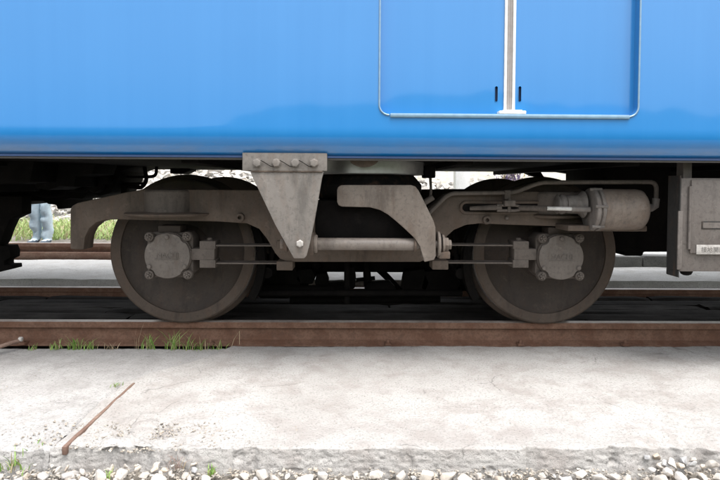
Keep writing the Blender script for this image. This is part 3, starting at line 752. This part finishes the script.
# load-levelling link beside the arm
p0, p1 = at(430,172,-.30), at(431,190,-.33)
lv = bar('levelling_link', [p0, p1, at(430,200,-.36)], .008, 'box')
part('link_joint', MB().tube([at(424,203,-.38), at(433,197,-.38)], .016, 10), M['box'], lv)
part('link_valve', MB().box(at(425,0,-.3).x, at(436,0,-.3).x, -.35, -.22, at(430,178,-.3).z, .95), M['black'], lv, .006)

# ================================================================= THE CARRIAGE
YS = -.775; ZB = .973; CARX0, CARX1 = -9.0, 9.0
car = root('railway_carriage', (0, YC, 0.945), 'glossy blue railway carriage seen from its lower side with a double door', 'carriage')
ZT = 1.12                           # where the side starts to turn under
dx0 = at(380.5,60,YS).x; dx1 = at(638.5,60,YS).x; ds = at(510,115,YS).z; rad = .042
u = [(CARX0,ZT),(CARX1,ZT),(CARX1,3.05),(dx1,3.05)]
for k in range(9):
    a = -k*math.pi/16; u.append((dx1-rad+rad*math.cos(a), ds+rad+rad*math.sin(a)))
for k in range(9):
    a = -math.pi/2-k*math.pi/16; u.append((dx0+rad+rad*math.cos(a), ds+rad+rad*math.sin(a)))
u += [(dx0,3.05),(CARX0,3.05)]
m = MB(); n = len(u)
m.add([(x,YS,z) for x,z in u], [tuple(range(n))])
# reveal of the door recess
RV = .040
seq = u[3:-1]
k = len(seq); m.add([(x,YS,z) for x,z in seq]+[(x,YS+RV,z) for x,z in seq], [(i,i+1,i+1+k,i+k) for i in range(k-1)])
def strip(m, prof):
    k = len(prof); m.add([(CARX0,y,z) for y,z in prof]+[(CARX1,y,z) for y,z in prof], [(i,i+1,i+1+k,i+k) for i in range(k-1)])
und = [(YS,ZT)]
for j in range(1, 29):
    t = j/28; und.append((YS+.062*t**3.0, ZT-(ZT-ZB-.006)*t))
sk = MB(); strip(sk, und)
strip(m, [(YS,3.05),(YS,3.30),(YS+.12,3.48),(YS+.45,3.62),(YC,3.70),(mir(YS)-.45,3.62),(mir(YS)-.12,3.48),(mir(YS),3.30),(mir(YS),ZT),(mir(YS)-.05,ZB+.004)])
for X in (CARX0, CARX1):
    m.add([(X,YS,ZT),(X,mir(YS),ZT),(X,mir(YS),3.30),(X,YC,3.70),(X,YS,3.30)], [(0,1,2,3,4)])
bm = bmesh.new(); vs = [bm.verts.new(p) for p in m.v]
for f in m.f: bm.faces.new([vs[i] for i in f])
bmesh.ops.remove_doubles(bm, verts=bm.verts, dist=.0005); bmesh.ops.recalc_face_normals(bm, faces=bm.faces)
me = bpy.data.meshes.new('body_shell'); bm.to_mesh(me); bm.free(); smooth(me, 30)
me.polygons.foreach_set('use_smooth', [False]*len(me.polygons))
shell = put('body_shell', me, M['blue'], car)
part('skirt', sk, M['blue'], shell, sharp=60)
# lower lip and grey strip of the sill
part('sill_lip', MB().box(CARX0, CARX1, YS+.046, YS+.075, ZB-.004, ZB+.0055), M['slotdark'], shell)
part('sill_strip', MB().box(CARX0, CARX1, YS+.055, YS+.10, ZB-.013, ZB-.0045), M['sillgrey'], shell)
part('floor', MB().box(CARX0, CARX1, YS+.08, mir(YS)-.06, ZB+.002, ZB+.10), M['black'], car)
for px in (-200, 20, 232, 436, 560, 690, 900):
    X = at(px,160,.3).x; part('floor_beam', MB().box(X-.04, X+.04, YS+.12, mir(YS)-.12, ZB-.028, ZB+.003), M['black'], car)

# doors
def face_holes(outer, holes, y, depth, mat_hole):
    bm = bmesh.new(); es = []
    for loop in [outer]+holes:
        vs = [bm.verts.new((x,y,z)) for x,z in loop]; es += [bm.edges.new((vs[i], vs[(i+1)%len(vs)])) for i in range(len(vs))]
    bmesh.ops.triangle_fill(bm, use_beauty=True, use_dissolve=False, edges=es, normal=(0,-1,0))
    for f in bm.faces:
        if f.normal.y > 0: f.normal_flip()
    me = bpy.data.meshes.new('door_leaf')
    for loop in holes:
        a = [bm.verts.new((x,y,z)) for x,z in loop]; b = [bm.verts.new((x,y+depth,z)) for x,z in loop]; q = len(a)
        for i in range(q):
            f = bm.faces.new((a[i], b[i], b[(i+1)%q], a[(i+1)%q])); f.material_index = 1
        f = bm.faces.new(b); f.material_index = 1
        if f.normal.y > 0: f.normal_flip()
    bm.to_mesh(me); bm.free(); me.materials.append(M['blue']); me.materials.append(mat_hole); return me
YD = YS+RV-.002
def leaf(x0, x1, slotpx):
    s = at(slotpx, 94, YD); hw = .0075; hh = .030; loop = []
    for k in range(9): a = k*math.pi/8; loop.append((s.x+hw*math.cos(a), s.z+hh+hw*math.sin(a)))
    for k in range(9): a = math.pi+k*math.pi/8; loop.append((s.x+hw*math.cos(a), s.z-hh+hw*math.sin(a)))
    z0 = ds-.03
    o = put('door_leaf', face_holes([(x0,z0),(x1,z0),(x1,3.05),(x0,3.05)], [loop], YD, .018, M['slotdark']), None, car)
    ringp = [(x+.0*0, YD-.0005, z) for x,z in loop]
    part('slot_rim', MB().tube(ringp+[ringp[0]], .0014, 6), M['blue'], o)
    return o
e0, e1, e2, e3 = at(504,60,YD).x, at(506.8,60,YD).x, at(512.3,60,YD).x, at(515.2,60,YD).x
dl = leaf(dx0-.02, e0, 496.3); dr = leaf(e3, dx1+.02, 519.8)
zs = ds+.012
part('edge_strip', MB().box(e0, e1, YD-.008, YD+.03, zs, 3.05), M['white'], dl, .002)
part('edge_strip', MB().box(e2, e3, YD-.008, YD+.03, zs, 3.05), M['white'], dr, .002)
em = (e1+e2)/2
part('door_seal', MB().lathe([(zs,.0115),(3.05,.0115)], (e1+.0065, YD+.007, 0), 'Z', 12), M['gasket'], dl)
part('door_seal', MB().lathe([(zs,.0115),(3.05,.0115)], (e2-.0065, YD+.007, 0), 'Z', 12), M['gasket'], dr)
# bright trim round the opening, sill lip, guide block
tr = [(dx0-.004,YS-.001,3.05)]
for k in range(13):
    a = math.pi+k*math.pi/24; tr.append((dx0+rad+(rad+.004)*math.cos(a), YS-.001, ds+rad+(rad+.004)*math.sin(a)))
part('door_trim', MB().tube(tr, .0045, 10), M['trim'], car)
tr = [(dx1+.004,YS-.001,3.05)]
for k in range(13):
    a = -k*math.pi/24; tr.append((dx1-rad+(rad+.004)*math.cos(a), YS-.001, ds+rad+(rad+.004)*math.sin(a)))
part('door_trim', MB().tube(tr, .0045, 10), M['trim'], car)
sillb = part('door_sill', MB().box(dx0+rad+.004, dx1-rad+.004, YS-.009, YD+.02, ds-.016, ds+.004), M['trim'], car, .004)
p0 = at(497,111,YD); p1 = at(523.5,111,YD)
part('guide_block', MB().box(p0.x, p1.x, YS-.006, YD+.015, ds+.0043, ds+.020), M['white'], sillb, .003)
part('guide_block_step', MB().box(p0.x+.018, p1.x-.018, YS-.004, YD+.013, ds+.0195, ds+.024), M['white'], sillb, .002)

# anchor bracket bolted under the sill
YK = -.742
b0 = at(242.3,152.6,YK); b1 = at(327,171,YK)
def wobble(a, b, n, r): return [a.lerp(b, k/n)+Vector((0, 0, random.uniform(-.0008,.0008))) for k in range(n+1)], [r*random.uniform(.8,1.2) for _ in range(n+1)]
bk = part('anchor_bracket', MB().box(b0.x, b1.x, YK, YK+.028, b1.z, b0.z), M['bracket'], car, .003)
web = [(250,171),(324,171),(322,178),(314.3,222),(309.5,245),(306.5,256),(304,258.5),(294,258.5),(292,255),(275,224.5),(252,176)]
part('bracket_web', MB().prism([xz(x,y,YK+.006) for x,y in web], YK+.006, YK+.03), M['bracket'], bk, .003)
part('weld_bead', MB().tube(*wobble(at(251.5,171.2,YK+.004), at(322.5,171.6,YK+.004), 60, .0045), 8), M['frame'], bk)
part('bracket_rib', MB().prism([xz(x,y,YK+.03) for x,y in [(296,172),(306,172),(303.5,254),(298,254)]], YK+.029, -.50), M['frame'], bk, .004)
bb = MB().lathe([(.0,.0205),(-.016,.0205),(-.019,.0165)], (0,0,0), 'Y', 6).lathe([(.001,.023),(-.003,.023)], (0,0,0), 'Y', 20).mesh('bolt', .0015)
heads = []
for i, px in enumerate((257.2,276.4,295.4,314.3)):
    p = at(px, 163, YK); heads.append(p); put('bolt', bb, M['bracket'], bk, (p.x, YK, p.z), Matrix.Rotation(.3*i+.1, 4, 'Y'))
for i in range(3):
    a, b = heads[i], heads[i+1]
    pts = [a+Vector((.018,-.012,.012)), a+Vector((.03,-.006,.006)), (a+b)/2+Vector((.01,-.004,-.010)), b+Vector((-.024,-.006,-.016)), b+Vector((-.012,-.012,-.017))]
    part('locking_wire', MB().tube(bend(pts, 4, .01), .0017, 6), M['rubber'], bk)
p = at(300,243.5,YK+.006); put('bolt', MB().lathe([(0,.0185),(-.012,.0185),(-.015,.014)], (0,0,0), 'Y', 6).mesh('bolt',.0015), M['white2'] if 'white2' in M else M['plate'], bk, (p.x, YK+.006, p.z))
# half-round stop under the sill
p = at(364,157,-.62); part('stop_plate', MB().prism([(p.x+.072*math.cos(math.pi+math.pi*k/16), ZB-.002+.040*math.sin(math.pi+math.pi*k/16)) for k in range(17)], -.64, -.60), M['frame'], car, .002)

# equipment box at the right
YE = -.66
e = at(681,178,YE); f = at(681,271.5,YE); XE1 = 3.1
eb = part('equipment_box', MB().box(e.x, XE1, YE, YE+.10, f.z, e.z), M['equip'], car, .004)
part('end_flange', MB().prism([(e.x-.006,f.z-.027),(e.x-.0005,f.z-.03),(e.x-.0005,e.z+.012),(e.x-.006,e.z+.012)], YE-.004, YE+.10), M['equip_edge'], eb)
h0 = at(690,212,YE); h1 = at(690,252,YE)
z0, z1 = at(700,253,YE).z, at(700,180,YE).z; xd = at(689.5,220,YE).x
part('box_door', MB().box(xd, XE1-.05, YE-.012, YE-.0005, z0, z1), M['equip'], eb, .003)
part('door_hinge', MB().cyl((xd-.006, YE-.010, 0), .0065, z0+.02, z1-.03, 'Z', 10), M['equip'], eb)
xh = at(682.5,0,YE).x
part('edge_rail', MB().box(xh, xh+.022, YE-.008, YE+.001, f.z+.01, at(0,230,YE).z+.11), M['equip'], eb, .002)
w0 = at(694.5,244.5,YE); w1 = at(694.5,254,YE)
npl = part('name_plate', MB().box(w0.x, w0.x+.19, YE-.018, YE-.0125, w1.z, w0.z), M['plate'], eb, .002)
jt = text_mesh('接地開閉器', .029, .0006, 'lettering')
zz = (w0.z+w1.z)/2-.0105
put('lettering', jt, M['ink'], npl, (w0.x+.095, YE-.0182, zz), FRONT)
s0 = at(700,221,YE); s1 = at(700,229,YE)
sl_ = part('data_plate', MB().box(s0.x, s0.x+.12, YE-.0145, YE-.0122, s1.z, s0.z), M['equip_edge'], eb, .001)
part('plate_face', MB().box(s0.x+.006, s0.x+.114, YE-.0152, YE-.0144, s1.z+.006, s0.z-.006), M['equip'], sl_)
p = at(686,273,YE+.05); part('drain_plug', MB().lathe([(f.z-.026,.012),(f.z-.02,.024),(f.z-.008,.03),(f.z+.001,.03)], (p.x, YE+.05, 0), 'Z', 14), M['black'], eb)
p0 = at(683.5,161,-.60); p1 = at(692,177.5,-.60)
part('box_hanger', MB().box(p0.x, p1.x, -.60, -.54, e.z-.01, ZB+.01), M['equip'], eb, .003)
p0 = at(1010,161,-.60); part('box_hanger', MB().box(XE1-.2, XE1-.15, -.60, -.54, e.z-.01, ZB+.01), M['equip'], eb, .003)

# black equipment hung under the floor behind the bogie
def hung(name, px, Y, dy, bev=.008, mat='black'):
    pts = [xz(x,y,Y) for x,y in px]
    pts = [(x, min(z, ZB+.01)) for x, z in pts]
    return part(name, MB().prism(pts, Y, Y+dy), M[mat], car, bev)
hung('battery_box', [(604,150),(604,248),(612,249),(624,252),(625,256),(643,256),(644,252),(960,252),(960,150)], .45, .7, .01)
hung('air_tank_case', [(-60,150),(-60,206),(3,206),(20,204),(25,202.5),(30,201),(43,201),(48,204),(56,205),(57,209),(62,209),(62.5,200),(70,198),(82,199),(86,196),(87,193),(100,196),(110,193),(118,180),(121,171),(140,150)], .85, .5, .006)
hung('hose_bracket', [(-40,196),(22,196),(22,214),(10,219.5),(5,230),(1,241),(-12,262),(-40,262)], .55, .12, .006)
hung('step_bracket', [(-60,244),(8,246),(10.5,252),(10,258),(4,261),(4,265),(12,265),(12.5,269),(0,272),(-60,280)], .55, .12, .004)
hung('drop_bar', [(-58,190),(-44,190),(-44,275),(-58,275)], .56, .08, .004)
for y, x0, x1 in ((177,116,147),(183.5,118,144)):
    a, b = at(x0,y,1.0), at(x1,y,1.0); part('pipe', MB().tube([a, b], .010, 8), M['black'], car)
part('pipe', MB().tube(bend([at(143,160,1.0), at(147,180,1.0), at(142,188,1.0), at(128,186,1.0)]), .016, 8), M['black'], car)
part('pipe', MB().tube(bend([at(157,160,1.0), at(156,176,1.0), at(147,177,1.0)]), .013, 8), M['black'], car)
part('pipe_joint', MB().box(at(121,0,1.0).x, at(127,0,1.0).x, .97, 1.05, at(0,193,1.0).z, at(0,184,1.0).z), M['black'], car, .004)
hung('relay_box', [(-90,150),(-90,190),(-5,192),(-5,184),(30,182),(34,150)], .1, .5, .006)
hung('resistor_case', [(36,150),(36,188),(48,190),(60,186),(74,187),(76,176),(92,174),(96,150)], .4, .35, .006)
for q in ([(10,182),(40,196),(66,196),(70,176)], [(70,190),(88,191),(92,182),(104,180),(106,160)], [(0,196),(26,190),(30,176)]):
    part('cable', MB().tube(bend([at(x,y,.78) for x, y in q], 5, .06), .012, 8), M['black'], car)
hung('valve_body', [(88,172),(88,190),(94,193),(100,190),(103,184),(108,184),(108,172)], .75, .1, .008)
hung('cable_tray', [(170,150),(170,173.5),(182,174),(190,170.5),(190,150)], 1.5, .2, .003)
hung('pipe_guard', [(525,150),(525,172),(533,176),(545,178),(541,172),(560,172),(572,174),(587,173),(587,150)], 1.35, .1, .003)

# ================================================================= SMALL THINGS ON THE GROUND
# rusty flat bar in the joint of the pavement
pa, pb = onz(134,384,SLABZ), onz(64,447.5,SLABZ)
m = MB(); N = 14
for i in range(N+1):
    t = i/N; c = pa.lerp(pb, t); w = .0055+.0025*t; z = SLABZ+.0065-.004*t*t+.001*math.sin(i*1.7)
    m.v += [(c.x-w,c.y,z-.03),(c.x-w,c.y,z),(c.x+w,c.y,z),(c.x+w,c.y,z-.03)]
for i in range(N):
    for k in range(4): m.f.append((i*4+k, i*4+(k+1)%4, (i+1)*4+(k+1)%4, (i+1)*4+k))
m.f += [(3,2,1,0),(N*4,N*4+1,N*4+2,N*4+3)]
tag(put('flat_bar', m.mesh('flat_bar', .002), M['bar']), 'rusty flat steel bar lying in the joint of the pavement', 'steel bar')
a, b = at(-30,369,-.42), at(20,342,-.20)
a.z = SLABZ+.012; b.z = SLABZ+.045
rr = root('tie_rod', b, 'rusty rod with a pale bolt head beside the near rail', 'rod')
part('shaft', MB().tube([a, a.lerp(b,.5)+Vector((0,0,.004)), b], .0115, 12), M['bar'], rr)
part('bolt_head', MB().lathe([(-.010,.011),(-.007,.014),(.007,.014),(.010,.010)], (b.x+.004, b.y, b.z+.006), 'X', 12), M['plate'], rr, .002)

# ballast in front of the pavement: stones one by one
bed = setting(put('ballast_bed', grid_mesh('ballast_bed', (lambda gx, gy: np.stack([gx, gy, -.197+.012*fbm(gx*6, gy*6, 3, 4)], -1))(*np.meshgrid(np.linspace(-3.5,3.5,160), np.linspace(-2.6,-1.36,40), indexing='ij'))), M['gravel']))
placed = []
def stone_at(x, y, z, s):
    put('stone', STONES[random.randrange(16)], M['stone'], bed, (x,y,z+.025), (random.random()*6.28, random.random()*.6, random.random()*6.28), (s*random.uniform(.9,1.25), s*random.uniform(.8,1.05), s*random.uniform(.75,1)))
for s0, cnt in ((.040,32),(.034,52),(.028,62),(.022,48),(.016,26)):
    tries = k = 0
    while k < cnt and tries < 6000:
        tries += 1
        s = s0*random.uniform(.88,1.12); x = random.uniform(-1.75,1.75); y = -1.450-random.random()**1.3*.26-s*.6
        if any((x-a)**2+(y-b)**2 < (.80*(s+c))**2 for a, b, c in placed): continue
        placed.append((x,y,s)); k += 1; stone_at(x, y, -.203+s*.32+random.uniform(0,.008), s)
for _ in range(22):
    s = random.uniform(.014,.030); stone_at(random.uniform(.95,1.6), random.uniform(-1.47,-1.40), -.165+random.uniform(-.02,.012), s)
# crumbled edge near the joint
crumbs = []
for _ in range(700):
    x = random.gauss(-.80,.20); y = random.uniform(-1.40,-1.18)
    T_ = .8*(-y-.125)/1.285; wr = math.exp(-((x+.78)/.22)**2)
    crumbs.append((x, y, SLABZ-wr*min(1, max(0,(T_-.55)/.25))*.025, random.uniform(.002,.008)))
for _ in range(46):       # broken lumps sloping down from the chipped corner into the ballast
    k = random.random(); x = random.gauss(-.84,.16); y = -1.425-.08*k
    stone_at(x, y, -.172-.026*k+random.uniform(-.006,.006), random.uniform(.009,.020))
for _ in range(1500):
    crumbs.append((random.uniform(-2.2,2.2), -1.43-random.random()*.06, -.18+random.uniform(0,.02), random.uniform(.004,.011)))
for _ in range(260):
    crumbs.append((random.uniform(-2.2,2.2), random.uniform(-1.40,-.2), SLABZ+.001, random.uniform(.0015,.004)))
for _ in range(900):
    crumbs.append((random.uniform(-2.6,2.6), random.uniform(1.22,1.40), -.15+random.uniform(0,.05), random.uniform(.008,.03)))
for _ in range(500):
    crumbs.append((random.uniform(-2.6,2.6), random.uniform(-.215,-.06), -.15+random.uniform(0,.012), random.uniform(.004,.014)))
o = scatter('grit', crumbs, M['grit'], SRC); tag(o, 'loose grit and crumbs of concrete along the pavement edges', 'grit', kind='stuff')

# tufts of grass
def tuft(px, py, Yd, n, h, label, mat='grass', spread=.022, lean=.9, z=None, w=.0030):
    p = at(px, py, Yd)
    r_ = random.Random(int(px*13+py))
    o = put('grass_tuft', blades(max(7, int(n*.85)), spread, h*.85, w, lean, r_), M[mat], None, (p.x, Yd, z if z is not None else p.z))
    return tag(o, label, 'grass', 'weeds growing along the pavement')
G = -.112
tuft(33,352,-.19,16,.06,'short sparse grass tuft right beside the rusty tie rod',z=G)
tuft(57,352,-.20,26,.075,'low green grass tuft second from the tie rod along the near rail',z=G+.01)
tuft(74,350,-.19,42,.115,'bright bushy green grass tuft by the rail left of the wheel',z=G)
tuft(92,351,-.19,26,.09,'thin green grass tuft with dry stems by the rail left of the wheel',z=G)
tuft(112,351,-.19,18,.08,'pale grass tuft between the bushy tuft and the left wheel',mat='dry',z=G)
tuft(136,350,-.19,7,.20,'tall single dry stalk at the left edge of the left wheel',mat='dry',spread=.008,lean=.3,z=G,w=.0014)
tuft(150,350,-.19,34,.13,'dense green grass tuft under the left side of the left wheel',z=G)
tuft(172,349,-.185,38,.15,'tallest green grass tuft below the left wheel with a pale flower head',z=G)
tuft(188,348,-.185,22,.13,'leaning thin grass tuft right of the tallest tuft below the wheel',z=G,lean=1.3)
tuft(203,347,-.185,24,.10,'small green grass tuft below the right half of the left wheel',z=G)
tuft(217,346,-.18,22,.08,'tiny sparse grass tuft right of the left wheel contact point',z=G)
tuft(9,458,-1.44,30,.055,'yellow green weed at the left end of the ballast',z=-.165,spread=.03)
tuft(16,452,-1.42,26,.075,'bright green weed left of the rusty flat bar',z=-.15,spread=.018)
tuft(40,447,-1.38,20,.05,'pale green weed just left of the lower end of the flat bar',z=-.125,spread=.02)
tuft(117,390,-.80,14,.035,'small green weed at the upper end of the flat bar',z=SLABZ-.002,spread=.012)
tuft(176,463,-1.43,45,.07,'dead reddish brown weed among the ballast stones',mat='deadweed',z=-.165,spread=.014,lean=1.6,w=.0012)
tuft(211,466,-1.45,24,.06,'little green weed on the ballast right of the dead weed',z=-.175,spread=.012)
tuft(118,470,-1.47,14,.05,'low pale weed among the stones below the flat bar',z=-.175,spread=.02)
# two bent dry straws
p = at(236,344,-.18)
sm = MB().tube([p+Vector((-.03,0,-.03)), p+Vector((-.01,0,.03)), p+Vector((.02,0,.075)), p+Vector((.022,-.01,.0))], .0016, 6)
tag(put('dry_straw', sm.mesh('dry_straw'), M['dry']), 'bent dry straw standing by the rail right of the left wheel', 'straw')
p = at(180,468,-.62)
# tiny iron peg in the pavement
p = onz(346,358,SLABZ)

# ================================================================= BEYOND: post, shrub, person
p = at(463,196,6.2)
tag(put('concrete_post', MB().prism([(p.x-.13,0),(p.x+.12,0),(p.x+.12,2.3),(p.x-.005,2.38),(p.x-.13,2.3)], 6.2, 6.42).mesh('concrete_post', .012), M['conc_far']), 'pale concrete post standing before the bank seen under the carriage', 'post')
p = at(512,186,6.6); sh = root('shrub', (p.x,6.6,.2), 'small purple leaved shrub on the bank seen above the right wheel', 'shrub')
fol = []
r_ = random.Random(5)
for i in range(700):
    fol.append((p.x+r_.gauss(0,.11), 6.6+r_.gauss(0,.12), .55+abs(r_.gauss(.25,.25))))
part('stem', MB().tube([(p.x,6.6,.05),(p.x+.02,6.6,.45),(p.x-.01,6.58,.9)], [.025,.018,.008], 8), M['deadweed'], sh)
put('foliage', blades(700, 0, .11, .016, 1.2, r_, fol), M['purple'], sh)

def person(px, ground, Y):
    X = at(px, 240, Y).x
    rt = root('person', (X, Y, ground), 'person in light blue jeans standing behind the old rail, seen under the carriage', 'person')
    J = [(0,0,.95,.15,.11),(0,0,1.12,.14,.10),(0,0,1.32,.16,.11),(0,0,1.42,.09,.08),(0,0,1.50,.05,.05),(0,-.01,1.58,.075,.085),(0,-.01,1.68,.08,.095),(0,0,1.75,.05,.06)]
    E = [(i,i+1) for i in range(7)]
    def chain(st, pts):
        k = st
        for q in pts: J.append(q); E.append((k, len(J)-1)); k = len(J)-1
        return k
    for s in (-1, 1):
        chain(0, [(s*.075,0,.87,.095,.10),(s*.07,-.01,.66,.074,.082),(s*.066,-.02,.49,.064,.068),(s*.066,0,.30,.06,.066),(s*.068,.01,.12,.056,.06),(s*.07,.0,.07,.045,.05),(s*.078,-.13,.045,.042,.035),(s*.08,-.19,.035,.035,.025)])
        w = chain(2, [(s*.17,0,1.38,.06,.06),(s*.22,0,1.25,.05,.05),(s*.25,0,1.08,.042,.042),(s*.255,-.05,.86,.028,.03),(s*.255,-.06,.80,.018,.035)])
        for kx in range(4):
            chain(w, [(s*.255,-.09+.02*kx,.735,.009,.009),(s*.25,-.092+.02*kx,.69-.006*abs(kx-1.5),.008,.008),(s*.24,-.092+.02*kx,.665,.007,.007)])
        chain(w, [(s*.245,-.105,.79,.011,.011),(s*.235,-.115,.75,.009,.009)])
    me = bpy.data.meshes.new('body'); me.from_pydata([(X+a,Y+b,ground+c) for a,b,c,_,_ in J], E, []); 
    o = bpy.data.objects.new('tmp', me); COL.objects.link(o)
    md = o.modifiers.new('skin','SKIN'); md.use_smooth_shade = True
    for i, q in enumerate(J): me.skin_vertices[0].data[i].radius = (q[3], q[4])
    me.skin_vertices[0].data[0].use_root = True
    o.modifiers.new('sub','SUBSURF').levels = 2
    bpy.context.view_layer.update()
    m2 = bpy.data.meshes.new_from_object(o.evaluated_get(bpy.context.evaluated_depsgraph_get()))
    bpy.data.objects.remove(o); m2.name = 'body'; m2.materials.clear()
    for k in ('skin','jeans','shirt','shoe'): m2.materials.append(M[k])
    for pl in m2.polygons:
        z = pl.center.z-ground; ax = abs(pl.center.x-X)
        pl.material_index = 3 if z < .085 else (0 if (ax > .20 and z < 1.05) or z > 1.46 else (1 if z < .98 else 2))
    for v in m2.vertices:
        z = v.co.z-ground
        if .1 < z < .95:
            k = float(fbm(np.array([v.co.x*9+z*5]), np.array([z*16]), 3, 5)[0])*.013; v.co.x += k; v.co.y += k
    put('body', m2, None, rt)
    hm = MB().lathe([(1.64,.098),(1.70,.098),(1.75,.085),(1.785,.05),(1.80,.01)], (X, Y+.012, ground), 'Z', 20)
    part('hair', hm, M['hair'], rt)
    for s in (-1,1):
        part('eye', MB().lathe([(-.012,.004),(-.006,.010),(.004,.010)], (X+s*.032, Y-.098, ground+1.655), 'Y', 10), M['hair'], rt)
        part('ear', MB().lathe([(-.008,.012),(0,.026),(.008,.012)], (X+s*.082, Y, ground+1.645), 'X', 12), M['skin'], rt)
    part('nose', MB().tube([(X,Y-.095,ground+1.655),(X,Y-.122,ground+1.615),(X,Y-.10,ground+1.608)], [.008,.015,.008], 8), M['skin'], rt)
    part('mouth', MB().box(X-.024,X+.024,Y-.100,Y-.088,ground+1.572,ground+1.580), M['shirt'], rt, .003)
person(41.5, .08, 3.32)
